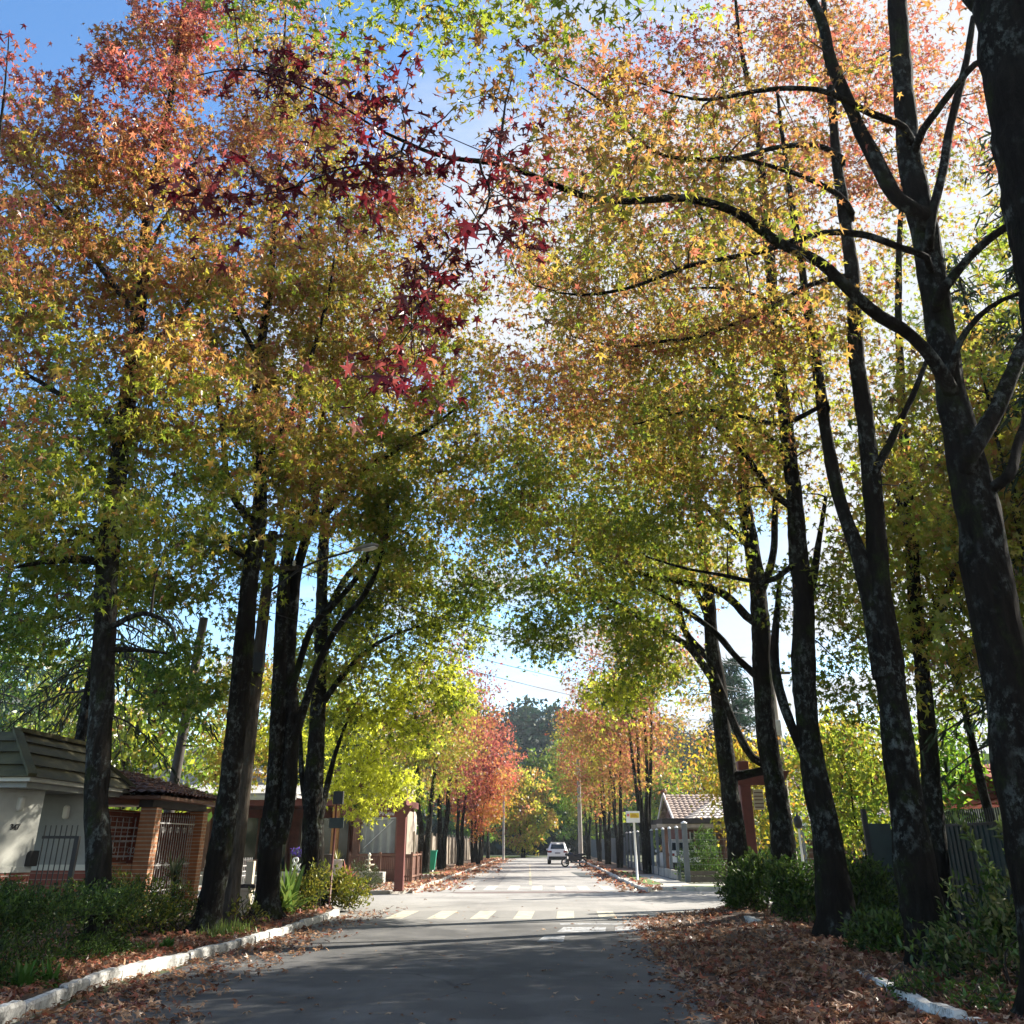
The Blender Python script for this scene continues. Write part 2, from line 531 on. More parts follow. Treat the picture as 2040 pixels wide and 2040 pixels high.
street_tree('dark thick trunked sweetgum leaning over the kerb next to the smooth utility pole, yellow crown', 21.0,
    [([(385, 1778, 84), (395, 1720, 68), (410, 1640, 63), (430, 1500, 56), (448, 1350, 53), (463, 1200, 49), (475, 1080, 46), (488, 990, 38), (492, 900, 31), (482, 800, 27), (490, 690, 24), (505, 560, 20), (520, 420, 15), (530, 260, 10), (535, 120, 6), (540, -20, 4)], .4)],
    [([(480, 1000, 26), (440, 940, 20), (425, 880, 16), (410, 740, 13), (390, 600, 9), (370, 480, 5)], .7), ([(490, 900, 18), (540, 800, 15), (580, 700, 12), (620, 560, 8), (640, 450, 5)], -.6),
     ([(492, 680, 15), (440, 580, 11), (410, 480, 7)], -1.0), ([(475, 1060, 16), (400, 1010, 11), (330, 960, 6)], -1.2)],
    [cr(420, 960, 21, (2.6, 2.4, 2.0), 80), cr(520, 830, 21, (2.8, 2.6, 2.2), 100), cr(430, 640, 21.5, (2.8, 2.8, 2.6), 110), cr(560, 560, 21, (2.8, 2.8, 2.6), 105), cr(470, 380, 21, (2.8, 2.8, 2.4), 100), cr(520, 200, 21.5, (2.6, 2.6, 2.2), 85), cr(480, 30, 21.5, (2.4, 2.4, 1.8), 55), cr(340, 1110, 22, (2.4, 2.0, 1.2), 50, .36), cr(330, 1290, 22, (1.7, 1.6, 1.0), 34, .27)],
    colour_fn(7, 23, .40, .68, amp=.16, seed=8), per=42, leaf=.14, spread=.23, wk=.72, fat=.016)
street_tree('sweetgum forking into two dark stems close above the ground behind the white kerb', 24.6,
    [([(500, 1748, 76), (505, 1690, 64), (510, 1600, 60), (516, 1500, 42), (523, 1426, 39), (529, 1300, 38), (533, 1180, 37), (540, 1080, 36), (550, 1010, 34), (560, 930, 26), (566, 840, 22), (575, 720, 19), (590, 560, 15), (605, 400, 11), (615, 260, 7), (620, 120, 4)], .3),
     ([(522, 1590, 40), (540, 1530, 40), (551, 1430, 37), (553, 1350, 35), (545, 1275, 30), (552, 1180, 28), (562, 1080, 26), (590, 960, 22), (600, 850, 19), (615, 740, 15), (640, 600, 11), (655, 450, 6)], .6)],
    [([(548, 1020, 30), (580, 995, 27), (620, 958, 24), (660, 915, 21), (700, 880, 19), (760, 838, 16), (810, 810, 12), (850, 780, 8), (890, 740, 4)], -.8),
     ([(553, 1390, 26), (575, 1320, 24), (600, 1250, 21), (645, 1175, 18), (695, 1110, 16), (724, 1040, 14), (730, 960, 12), (728, 890, 9), (740, 820, 6)], -.4),
     ([(556, 1290, 20), (585, 1190, 18), (645, 1125, 16), (688, 1055, 13), (700, 980, 9), (690, 900, 5)], .5), ([(570, 860, 16), (530, 760, 13), (510, 650, 9)], .6)],
    [cr(640, 900, 24.6, (2.8, 2.6, 2.0), 90), cr(760, 840, 24, (2.6, 2.4, 2.0), 85), cr(620, 700, 24.6, (3.0, 2.8, 2.6), 105), cr(740, 610, 24.6, (3.0, 2.8, 2.8), 105), cr(660, 420, 25, (3.2, 3.0, 2.8), 105), cr(780, 400, 25, (2.4, 2.4, 2.2), 45, .62), cr(640, 200, 25, (2.8, 2.8, 2.2), 70), cr(840, 650, 24.5, (1.8, 2.0, 2.2), 46), cr(740, 1010, 24.5, (1.7, 1.6, 1.2), 40, .34)],
    colour_fn(8, 25, .40, .66, amp=.16, seed=12), per=42, leaf=.145, spread=.24, wk=.74, fat=.016)
street_tree('sweetgum with rough bark at the corner of the cross street, low bright yellow green boughs', 29.0,
    [([(592, 1712, 62), (591, 1640, 54), (591, 1560, 50), (592, 1480, 46), (598, 1380, 37), (604, 1250, 32), (609, 1100, 27), (613, 980, 22), (625, 850, 16), (640, 700, 11), (650, 560, 6)], .3)],
    [([(584, 1560, 20), (572, 1480, 15), (566, 1400, 12), (560, 1320, 8), (556, 1250, 4)], .3), ([(604, 1540, 20), (618, 1475, 15), (633, 1420, 11), (652, 1370, 8), (676, 1320, 4)], 2.2),
     ([(608, 1180, 20), (640, 1110, 16), (690, 1050, 13), (760, 980, 9), (820, 920, 5)], .6), ([(600, 1340, 18), (660, 1260, 14), (720, 1210, 10), (790, 1180, 5)], .8), ([(612, 1020, 15), (700, 900, 11), (760, 820, 6)], 1.2)],
    [cr(700, 1360, 31.5, (1.6, 1.3, 1.5), 50, -.19), cr(665, 1470, 32, (1.0, 1.0, .9), 30, -.22), cr(745, 1480, 32.5, (.8, .8, .5), 16, -.2), cr(690, 1530, 32, (.5, .6, .35), 9, -.2), cr(840, 1320, 32, (1.2, 1.2, .6), 26, -.12), cr(770, 1250, 31, (2.1, 1.5, 1.0), 40, -.16), cr(720, 1150, 30.5, (2.2, 1.8, 1.4), 56, -.10), cr(640, 1200, 30.5, (1.8, 1.5, 1.3), 44, -.14), cr(800, 1100, 30.5, (1.8, 1.6, 1.2), 40, .38), cr(860, 1180, 31, (1.3, 1.3, .9), 28, -.06), cr(800, 1390, 32, (.9, .9, .5), 16, -.16), cr(620, 1270, 30, (1.8, 1.6, 1.5), 40, .36), cr(860, 1010, 30, (2.0, 2.2, 1.5), 42), cr(900, 1120, 30, (1.1, 1.4, .9), 26, .26), cr(700, 1060, 30, (2.4, 2.4, 1.6), 56, .40), cr(820, 860, 30, (2.8, 2.8, 2.4), 75, .44), cr(720, 720, 30, (3.0, 3.0, 2.8), 70), cr(450, 1290, 33, (1.9, 1.5, 1.2), 44, .47), cr(470, 1430, 34, (1.7, 1.4, 1.1), 42, .46), cr(560, 1390, 33, (1.2, 1.2, 1.1), 34, -.17)],  # negative tints put sunlight into the colour of the low boughs
    colour_fn(5, 22, .38, .66, seed=17), per=42, spread=.3, leaf=.14, wk=.8, fat=.015)
street_tree('sweetgum with red tipped crown standing outside the view of the gatehouse gate', 13.0,
    [([(-150, 1990, 60), (-120, 1500, 50), (-70, 1000, 36), (-35, 600, 20), (-6, 300, 8), (8, 150, 4), (14, 60, 2)], .2)], [],
    [cr(-60, 700, 13, (1.6, 1.8, 2.2), 40), cr(-20, 420, 13, (.9, 1.2, 1.2), 26), cr(8, 130, 13, (.4, .4, .75), 9, .84), cr(-30, 950, 13, (1.2, 1.6, 1.4), 30)],
    colour_fn(5, 15, .42, .86, seed=4), per=26, wk=.8)

# the row on the other side
street_tree('massive dark trunk, nearest of the row and cut by the picture edge', 7.0,
    [([(2330, 3000, 190), (2190, 2000, 185), (2090, 1100, 178), (2022, 600, 172), (1975, 300, 176), (1948, 80, 186), (1930, -80, 170), (1920, -300, 140)], 0)],
    [([(1940, -40, 80), (1830, -120, 60), (1650, -150, 44), (1400, -140, 34), (1100, -110, 24), (850, -80, 15), (640, -50, 8)], -.3), ([(1950, 60, 90), (1850, -20, 70), (1790, -120, 50)], 1.0)],
    [('line', [(1250, -20), (1000, 10), (800, 10), (640, 10), (430, 20)], 7.8, .6, 130, (.5, .6, .25), .32), ('line', [(1000, 60), (860, 40), (700, 30)], 8.6, .5, 60, (.45, .5, .3), .40), cr(1780, -60, 7.5, (1.2, 1.0, .6), 12, .5)],
    colour_fn(5, 12, .42, .5, seed=21), per=11, spread=.2, leaf=.105)
street_tree('tall near tree whose long crooked bough with dark red leaves reaches across the street', 11.0,
    [([(2010, 2010, 130), (1985, 1850, 112), (1950, 1650, 104), (1916, 1476, 102), (1900, 1280, 106), (1868, 1126, 108), (1846, 976, 96), (1824, 880, 88), (1806, 800, 76), (1788, 720, 66), (1768, 610, 64), (1748, 460, 62), (1733, 370, 58), (1718, 290, 50), (1706, 160, 44), (1696, 40, 42), (1690, -80, 38)], .5)],
    [([(1784, 712, 34), (1746, 660, 33), (1700, 622, 32), (1660, 600, 32), (1612, 562, 31), (1541, 500, 28), (1466, 465, 26), (1391, 412, 24), (1326, 386, 22), (1266, 373, 20), (1141, 377, 18), (1066, 354, 16), (966, 318, 14), (850, 295, 12), (765, 263, 9), (700, 236, 6), (590, 170, 5), (480, 130, 4), (370, 150, 3)], -5.2),
     ([(766, 264, 7, -4.7), (740, 305, 6), (650, 322, 5), (520, 360, 4), (350, 372, 2.5)], -.5),
     ([(905, 306, 6, -4.2), (915, 395, 5), (830, 520, 4.5), (775, 625, 4), (690, 715, 2.5)], -.6),
     ([(1740, 400, 40), (1690, 372, 37), (1643, 290, 35), (1608, 215, 31), (1566, 125, 28), (1541, 40, 25), (1500, -40, 20)], -.4),
     ([(1738, 250, 20), (1760, 215, 18), (1790, 170, 17), (1836, 116, 15), (1880, 100, 10)], -.8),
     ([(1752, 440, 24), (1768, 360, 22), (1786, 280, 21), (1808, 195, 20), (1826, 110, 18), (1840, 30, 15)], .7),
     ([(1770, 560, 28), (1800, 520, 25), (1830, 478, 22), (1870, 445, 20), (1930, 405, 18), (1990, 360, 12)], -.7),
     ([(1790, 700, 18), (1806, 640, 16), (1840, 597, 14), (1890, 565, 12), (1950, 545, 9)], -.5),
     ([(1830, 860, 44), (1880, 770, 38), (1920, 690, 34), (1960, 600, 26)], .6), ([(1905, 900, 28), (1925, 820, 24), (1960, 720, 18)], 1.2),
     ([(1712, 240, 20), (1650, 215, 18), (1590, 190, 15), (1541, 175, 13), (1441, 172, 11), (1326, 180, 9), (1246, 165, 6), (1190, 150, 3)], -1.6),
     ([(1746, 486, 18), (1700, 470, 18), (1650, 450, 17), (1616, 443, 17), (1566, 440, 16), (1491, 458, 15), (1441, 475, 14), (1316, 497, 11), (1216, 530, 9), (1091, 558, 7), (1006, 545, 3)], -.8)],
    [('line', [(850, 235), (700, 170), (560, 130), (380, 145)], 6.7, -.7, 27, (.35, .3, .12), 1.04), ('line', [(770, 300), (640, 330), (500, 365), (345, 375)], 6.1, -.5, 30, (.25, .25, .12), 1.02),
     ('line', [(905, 340), (900, 420), (830, 520), (775, 625), (675, 715)], 6.5, -.6, 28, (.22, .25, .14), 1.0), ('line', [(980, 330), (900, 290), (800, 240)], 6.8, -.4, 10, (.3, .3, .25), .88), ('line', [(1010, 300), (1010, 460)], 7.2, -.3, 10, (.15, .3, .2), .97),
     ('line', [(1180, 250), (1100, 180), (1000, 100), (950, 20)], 8.2, -.8, 34, (.4, .5, .35), .60), ('line', [(1240, 400), (1100, 330), (1000, 250)], 8.4, -.8, 22, (.4, .5, .3), .55),
     ('line', [(1500, 440), (1350, 480), (1200, 530), (1020, 550)], 10.6, -.5, 50, (.5, .6, .35), .52), ('line', [(1560, 500), (1400, 400), (1200, 360), (1050, 340)], 9.2, -1.8, 34, (.5, .5, .45), .52), ('line', [(1700, 280), (1600, 160), (1520, 20)], 10.8, -.3, 24, (.4, .5, .4), .62), ('line', [(1450, 175), (1320, 180), (1200, 150)], 10, -1, 36, (.5, .5, .4), .60),
     cr(1880, 470, 11.5, (.9, 1, .8), 22, .36), cr(1870, 260, 12, (.8, 1.0, .9), 16, .70), cr(1560, 60, 11.5, (1.2, 1.2, .8), 22, .66), cr(1900, 650, 12.5, (.8, 1, .8), 16, .34), cr(1680, 30, 13, (1.4, 1.2, 1.0), 18, .72)],
    colour_fn(4, 14, .45, .7, seed=23), per=11, spread=.12, leaf=.094, wk=.82, fat=.018)
street_tree('forked sweetgum with a mossy flared foot standing in the fallen leaves', 15.0,
    [([(1772, 1856, 150), (1758, 1800, 112), (1742, 1720, 100), (1727, 1640, 92), (1712, 1550, 80), (1700, 1476, 74), (1690, 1390, 70), (1680, 1300, 67), (1668, 1200, 60), (1655, 1090, 52), (1650, 1000, 46), (1643, 900, 42), (1632, 780, 39), (1620, 700, 36), (1613, 600, 34), (1605, 480, 31), (1590, 370, 27), (1575, 270, 22), (1562, 120, 17), (1552, -20, 12), (1545, -120, 8)], .2),
     ([(1668, 1280, 46), (1650, 1180, 44), (1632, 1090, 42), (1617, 1036, 38), (1600, 990, 34), (1583, 940, 31), (1570, 880, 30), (1556, 800, 28), (1540, 680, 25), (1520, 560, 20), (1500, 430, 16), (1480, 300, 11), (1465, 160, 7)], .7)],
    [([(1650, 890, 20), (1680, 830, 18), (1706, 780, 16), (1736, 715, 13), (1760, 640, 8)], .5),
     ([(1606, 520, 15), (1560, 530, 14), (1516, 545, 13), (1460, 575, 12), (1416, 600, 11), (1316, 636, 10), (1240, 645, 8), (1166, 655, 6), (1080, 640, 3)], -.6),
     ([(1595, 300, 16), (1560, 280, 15), (1520, 276, 14), (1466, 280, 13), (1366, 300, 12), (1266, 294, 10), (1200, 265, 8), (1156, 210, 7), (1100, 170, 5), (1041, 135, 4), (966, 70, 3)], -2.6),
     ([(1612, 405, 16), (1586, 372, 15), (1516, 335, 13), (1441, 311, 12), (1380, 298, 8), (1280, 310, 4)], -.8),
     ([(1560, 760, 14), (1480, 800, 12), (1400, 790, 10), (1316, 775, 8), (1200, 800, 4)], .6), ([(1530, 620, 12), (1430, 560, 10), (1350, 540, 7), (1250, 545, 4)], .8)],
    [cr(1480, 640, 15, (2.2, 1.8, 1.3), 60), cr(1250, 640, 14.6, (2.2, 1.8, .9), 60), cr(1370, 420, 15, (2.4, 2.0, 1.5), 62), cr(1180, 300, 14, (1.8, 1.6, 1.2), 40, .58), cr(1480, 180, 15.5, (2.2, 2.0, 1.6), 50), cr(1100, 520, 14.5, (1.6, 1.6, 1.2), 36), cr(1690, 900, 16, (1.0, 1.2, 1.2), 18, .38), cr(1650, 180, 16, (1.6, 1.6, 1.6), 26, .76), cr(1340, 780, 15, (1.6, 1.6, .8), 40, .46)],
    colour_fn(6, 17, .38, .70, amp=.18, seed=27), per=32, spread=.24, leaf=.11, wk=.8, fat=.02)
street_tree('straight mossy sweetgum hung with dry vine stems between two dark shrubs', 19.5,
    [([(1592, 1794, 112), (1580, 1730, 82), (1568, 1650, 72), (1556, 1560, 64), (1540, 1490, 58), (1528, 1420, 54), (1520, 1340, 51), (1515, 1250, 50), (1514, 1120, 44), (1505, 1040, 38), (1497, 930, 34), (1487, 830, 31), (1476, 740, 29), (1466, 640, 26), (1454, 500, 23), (1441, 360, 19), (1426, 225, 14), (1400, 100, 9), (1385, -20, 5)], .2)],
    [([(1520, 1425, 26), (1496, 1370, 25), (1472, 1300, 23), (1462, 1240, 20), (1466, 1160, 14), (1470, 1080, 8)], .8), ([(1510, 1200, 22), (1535, 1110, 19), (1545, 1030, 15), (1560, 940, 9)], .6),
     ([(1500, 960, 18), (1460, 930, 15), (1400, 850, 13), (1340, 800, 10), (1240, 770, 6), (1160, 760, 3)], -.7), ([(1490, 860, 16), (1420, 800, 13), (1360, 700, 10), (1280, 620, 6)], .8),
     ([(1468, 660, 14), (1400, 560, 11), (1340, 440, 8), (1290, 330, 5)], .5), ([(1506, 1060, 14), (1440, 1100, 11), (1330, 1080, 8), (1220, 1050, 4)], -.4)],
    [cr(1380, 860, 19.5, (2.4, 2.2, 1.3), 66), cr(1200, 800, 19.2, (2.4, 2.2, 1.4), 66), cr(1340, 620, 20, (2.8, 2.6, 1.8), 62), cr(1180, 480, 20, (2.6, 2.4, 1.8), 52), cr(1380, 350, 20, (2.6, 2.6, 2.0), 56), cr(1250, 160, 20.5, (2.8, 2.6, 1.8), 44), cr(1080, 700, 19.5, (1.8, 2, 1.6), 50), cr(1570, 1120, 20.5, (1.3, 1.4, 1.2), 26, .32), cr(1590, 1290, 21, (.9, 1.0, 1.0), 18, .24), cr(1230, 990, 19.5, (1.8, 1.8, .9), 48, .40), cr(1550, 300, 21, (2.4, 2.2, 2.0), 56, .68), cr(1600, 90, 21.5, (2.6, 2.4, 2.0), 56, .76), cr(1440, 60, 21, (2.4, 2.2, 2.0), 50, .72), cr(1580, 560, 20.5, (1.8, 1.8, 1.6), 36, .52)],
    colour_fn(7, 21, .38, .78, amp=.18, seed=31), per=42, spread=.28, leaf=.115, wk=.86, fat=.02)
street_tree('dark mossy sweetgum rising behind the wooden street name post', 25.5,
    [([(1492, 1752, 74), (1482, 1660, 58), (1474, 1560, 50), (1463, 1480, 46), (1448, 1400, 45), (1440, 1300, 43), (1436, 1220, 42), (1428, 1100, 36), (1418, 1020, 32), (1406, 950, 29), (1401, 850, 25), (1386, 740, 21), (1372, 600, 17), (1360, 450, 12), (1350, 300, 8), (1345, 180, 4)], .3)],
    [([(1436, 1180, 20), (1410, 1160, 19), (1380, 1128, 18), (1341, 1108, 16), (1266, 1096, 14), (1191, 1076, 10), (1116, 1052, 6), (1050, 1040, 3)], -.5), ([(1440, 1290, 18), (1390, 1240, 16), (1345, 1190, 14), (1290, 1150, 12), (1220, 1110, 8), (1150, 1080, 4)], .6),
     ([(1432, 1130, 22), (1455, 1050, 18), (1462, 950, 14), (1470, 850, 8)], .5), ([(1420, 1040, 18), (1360, 980, 14), (1300, 930, 10), (1200, 880, 5)], .3), ([(1400, 860, 15), (1310, 760, 11), (1220, 690, 7), (1120, 650, 4)], .4), ([(1380, 690, 12), (1300, 560, 8), (1240, 460, 4)], .6)],
    [cr(1230, 1060, 25, (2.6, 2.4, 1.3), 80, .36), cr(1080, 1000, 25, (2.6, 2.4, 1.6), 80, .38), cr(990, 900, 25, (1.9, 2.0, 1.6), 56), cr(1280, 880, 25.5, (2.8, 2.6, 1.8), 66), cr(1100, 780, 25.5, (3.0, 2.8, 2.2), 85), cr(1280, 640, 26, (3.0, 2.8, 2.4), 66), cr(1060, 560, 26, (2.8, 2.8, 2.4), 66), cr(1200, 360, 26, (3.2, 3.0, 2.4), 60), cr(1020, 330, 26, (2.4, 2.4, 2.2), 34, .68), cr(940, 760, 25.5, (1.4, 1.8, 1.8), 36), cr(1460, 900, 26.5, (1.6, 1.8, 1.6), 30, .44), cr(1430, 480, 26.5, (2.6, 2.6, 2.2), 54, .66), cr(1520, 720, 26.5, (2.2, 2.2, 1.8), 44, .54), cr(1130, 160, 26, (2.8, 2.6, 2.2), 46, .70)],
    colour_fn(8, 25, .37, .82, amp=.17, seed=35), per=44, spread=.32, leaf=.125, wk=.88, fat=.02)
street_tree('slimmer sweetgum at the far end of the near row, green boughs arching over the crossing', 29.5,
    [([(1402, 1700, 50), (1394, 1640, 42), (1382, 1530, 38), (1368, 1430, 36), (1358, 1320, 34), (1346, 1240, 30), (1338, 1150, 26), (1330, 1060, 22), (1318, 960, 18), (1305, 840, 13), (1296, 720, 9), (1290, 600, 5)], .3)],
    [([(1346, 1250, 18), (1310, 1215, 16), (1290, 1180, 14), (1275, 1110, 11), (1262, 1040, 7), (1255, 980, 4)], .4), ([(1350, 1290, 18), (1300, 1220, 15), (1230, 1180, 11), (1150, 1130, 8), (1070, 1110, 4)], -.6),
     ([(1452, 1450, 17, -.4), (1420, 1430, 18), (1391, 1376, 18), (1368, 1320, 18), (1350, 1270, 16)], .3), ([(1340, 1170, 15), (1280, 1060, 12), (1200, 1010, 9), (1110, 990, 5)], .5), ([(1332, 1080, 13), (1260, 940, 9), (1180, 880, 5)], .5)],
    [cr(1060, 1120, 29.5, (2.0, 2.0, 1.0), 54, .29), cr(1190, 1160, 29.5, (2.0, 2.0, 1.1), 56, .33), cr(1230, 1270, 29.5, (1.3, 1.4, .9), 40, .34), cr(1160, 1310, 30, (1.0, 1.0, .7), 26, -.12), cr(1010, 1190, 29.5, (.8, .9, 1.0), 24, .27), cr(1060, 1210, 29.5, (.7, .8, .9), 18, -.05), cr(1215, 1210, 29.5, (1.2, 1.2, .9), 30, -.1), cr(950, 1010, 29.5, (1.6, 2.0, 1.3), 46, .32), cr(1290, 1080, 30, (2.2, 2.2, 1.4), 50, .44), cr(1120, 960, 30, (2.6, 2.6, 1.8), 66, .42), cr(1010, 880, 30, (2.2, 2.4, 1.8), 50, .46), cr(1200, 800, 30, (3.0, 2.8, 2.2), 64), cr(1330, 960, 30.5, (1.8, 1.8, 1.6), 26)],
    colour_fn(9, 22, .38, .74, amp=.17, seed=39), per=38, spread=.33, leaf=.13, wk=.92, fat=.016)
# second line of garden trees behind the fence, and the dark conifers
GB = 'garden trees behind the metal fence'
street_tree('yellow leaved tree with a thin mottled trunk rising behind the metal fence', 22.0,
    [([(1772, 1700, 46), (1764, 1560, 44), (1752, 1400, 40), (1735, 1200, 34), (1720, 1000, 28), (1705, 800, 22), (1695, 600, 17), (1700, 400, 12), (1710, 200, 7), (1715, 60, 3)], .2)], [([(1738, 1230, 20), (1790, 1100, 14), (1830, 1000, 8)], .5), ([(1722, 1030, 18), (1680, 900, 12), (1660, 800, 6)], .5)],
    [cr(1790, 1010, 22.5, (1.9, 1.8, 1.6), 46, .40), cr(1700, 840, 23, (2.6, 2.2, 1.8), 50, .40), cr(1800, 700, 23, (2.6, 2.2, 2.0), 50, .36), cr(1690, 1160, 22, (1.2, 1.2, 1.2), 26, .36), cr(1780, 1210, 21.5, (.9, .9, .9), 14, .48), cr(1740, 500, 23, (2.6, 2.4, 2.2), 46, .44), cr(1900, 900, 23, (1.6, 1.6, 1.8), 34, .50), cr(1700, 1330, 20.5, (.6, .8, .5), 10, .30), cr(1900, 560, 23, (2, 2, 1.8), 36, .32), cr(1720, 300, 23.5, (2.6, 2.2, 2.0), 46, .70), cr(1860, 200, 23.5, (2.6, 2.2, 2.2), 46, .68), cr(1650, 120, 24, (2.6, 2.2, 2.0), 40, .76), cr(1820, 380, 23, (2.2, 2, 1.6), 34, .44), cr(1600, 420, 23.5, (2.2, 2, 1.8), 34, .64)],
    colour_fn(4, 16, .36, .5, seed=41), per=22, spread=.3, leaf=.13, group=GB, name='garden_tree', wk=.8)


def conifer(label, base, H, r, n, lean=0.0, bare=.25, name='conifer', group=None, droop=.5, col=(.018, .035, .016), size=.34, trunk_r=.2):
    root = thing(name, label, 'tree', base, group)
    base = np.array(base, dtype=float)
    P = np.array([[lean * t, 0, H * t] for t in np.linspace(0, 1, 18)]); W = trunk_r * (1 - .93 * np.linspace(0, 1, 18))
    V, Q = lumpy_tube(P, W, 10, int(H * 31), .08)
    link('trunk', np_mesh('trunk', V, Q, [BARK], smooth=True), root)
    parts, pos, tips = [], [], []
    for i in range(n):
        t = bare + (1 - bare) * (i + rng.uniform()) / n
        L = r * (1.08 - t) ** .7 * rng.uniform(.6, 1.1)
        a = rng.uniform(0, 6.28)
        d = np.array([math.cos(a), math.sin(a), 0])
        s = np.linspace(0, 1, 6)[:, None]
        B = np.array([lean * t, 0, H * t]) + d * L * s + np.array([0, 0, 1]) * (.12 * L * s - droop * L * s * s)
        V, Q = tube(B, np.linspace(.035, .008, 6), 4)
        parts.append((V, Q, None, 1))
        m = int(10 + 16 * L)
        f = rng.uniform(.15, 1, m)
        q = B[0] + d * L * f[:, None] + np.array([0, 0, 1]) * (.12 * L * f - droop * L * f * f)[:, None] + rng.normal(size=(m, 3)) * [.16, .16, .1]
        pos.append(q); tips.append(d * .5 + rng.normal(size=(m, 3)) * .5 + [0, 0, -droop - .3])
    pos = np.concatenate(pos); tips = np.concatenate(tips)
    nn = len(pos)
    c = np.array(col) * rng.uniform(.6, 1.5, nn)[:, None]
    tm = (np.array([(-.09, 0, 0), (.09, 0, 0), (.07, .6, .04), (-.07, .6, .04), (.0, 1, -.08), (-.0, 1.0, -.08)]), np.array([(0, 1, 2, 3), (3, 2, 4, 5)]))
    V, Q, C = leaf_arrays(pos, tips, rng.normal(size=(nn, 3)), size * rng.uniform(.6, 1.2, nn), c, tm)
    parts.append((V, Q, C, 0))
    V, Q, C, M = merge(parts)
    link('crown', np_mesh('crown', V, Q, [SHRUB, TWIG], M, C), root)
    return root


GC = 'dark conifers behind the metal fence'
conifer('black green conifer with drooping boughs nearest the metal fence', (10.6, 20.5, 0), 15, 3.4, 90, group=GC, trunk_r=.2)
conifer('tall dark conifer with bare lower trunk behind the clipped hedge', (12.6, 25.5, 0), 17, 3.6, 90, bare=.3, group=GC)
conifer('broad dark conifer deeper in the fenced garden', (16.2, 31, 0), 15, 4.0, 90, group=GC, bare=.3)
cf_ = conifer('dense dark conifer added close behind the metal fence panels to shade the road', (10.2, 16.2, 0), 15.5, 3.3, 110, group=GC, trunk_r=.18, bare=.47)  # this and its copies are added, mostly unseen, to keep sun off the road
for x_, y_, lb_, sc_ in ((11.8, 11.5, 'added dark conifer shading the road from behind the fence beside the nearest trunk', 1.0), (14.2, 17.5, 'added second rank dark conifer shading the road from deep in the fenced garden', 1.1), (11.2, 6.5, 'added dark shade conifer standing out of view beyond the fence end', 1.0), (15.5, 22.5, 'added dark shade conifer before the red tiled house', 1.05), (15.5, 9.5, 'farthest added dark shade conifer out of view beyond the fence', 1.15)):
    r_ = cf_.copy(); COL.objects.link(r_); r_.location = (x_, y_, 0); r_.scale = (sc_,) * 3; r_.rotation_euler = (0, 0, x_ * 3); r_['label'] = lb_
    for ch in list(cf_.children):
        c = ch.copy(); COL.objects.link(c); c.parent = r_
conifer('dark conifer with hanging bare lower boughs behind the gatehouse', (-12.5, 27, 0), 16, 4.6, 100, bare=.3, droop=.75, col=(.02, .03, .014))
conifer('blue green conifer standing beyond the shingle roof', (-19, 33, 0), 19, 4.8, 110, bare=.12, droop=.3, col=(.02, .045, .03))


def round_tree(name, label, base, H, r, n, per, size, cfun, group=None, zb=.3, stems=1, tmpl=STAR, trunk_r=.16, cat='tree', over=np.nan, spread=.35):
    """a free standing tree built in its own space; returns its root"""
    root = thing(name, label, cat, base, group)
    NP, NR, parts = [], [], []
    for k in range(stems):
        a = 6.28 * k / stems + rng.uniform(0, 1); q = .28 if stems > 1 else .04
        t = np.linspace(0, 1, 9)
        P = np.stack([np.cos(a) * q * r * t ** 1.3 + .1 * (stems > 1) * np.cos(a), np.sin(a) * q * r * t ** 1.3 + .1 * (stems > 1) * np.sin(a), H * .86 * t], axis=1)
        P[1:, :2] += rng.normal(size=(8, 2)) * .05
        W = trunk_r * (1 - .9 * t) * (1.25 if stems == 1 else .8)
        W[0] *= 1.3
        P, W = smooth_line(P, W, .3)
        V, Q = lumpy_tube(P, W, 10, int(H * 9) + k, .1, stems == 1)
        parts.append((V, Q, None, 0)); NP.append(P[len(P) // 4:]); NR.append(W[len(P) // 4:])
    V, Q, C, M = merge(parts)
    link('trunk', np_mesh('trunk', V, Q, [BARK], smooth=True), root)
    A = []
    while len(A) < n:
        p = ell(1, (0, 0, H * (1 + zb) / 2), (r, r, H * (1 - zb) / 2), .5)[0]
        t = (p[2] / H - zb) / (1 - zb)
        if math.hypot(p[0], p[1]) < r * (.35 + .8 * math.sin(math.pi * min(1, max(.12, (1.08 - t) * .8)))): A.append(p)
    A = np.array(A) + np.stack([wob(np.array(A), .9, int(H * 13) + k) for k in (0, 1, 2)], axis=1) * .5
    paths = grow(np.concatenate(NP), np.concatenate(NR), A)
    parts = []
    for P, W in paths:
        V, Q = tube(P, W, 3); parts.append((V, Q, None, 1))
    V, Q, C = leaf_cloud(paths, per, spread, size, cfun, np.full(n, over), tmpl=tmpl)
    parts.append((V, Q, C, 0))
    V, Q, C, M = merge(parts)
    link('crown', np_mesh('crown', V, Q, [LEAF, TWIG], M, C), root)
    return root


def copy_thing(src, loc, label, rz=0.0, sc=1.0, colour=None, group=None):
    r = src.copy(); COL.objects.link(r)
    r.location = loc; r.rotation_euler = (0, 0, rz); r.scale = (sc,) * 3
    r['label'] = label
    if group: r['group'] = group
    for ch in list(src.children):
        c = ch.copy(); COL.objects.link(c); c.parent = r
        if colour and ch.name.startswith('crown'): c.color = (*colour, 1)
        for g in ch.children:
            d = g.copy(); COL.objects.link(d); d.parent = c
    return r


def paint(root, colour):
    for ch in root.children:
        if ch.name.startswith('crown'): ch.color = (*colour, 1)
    return root


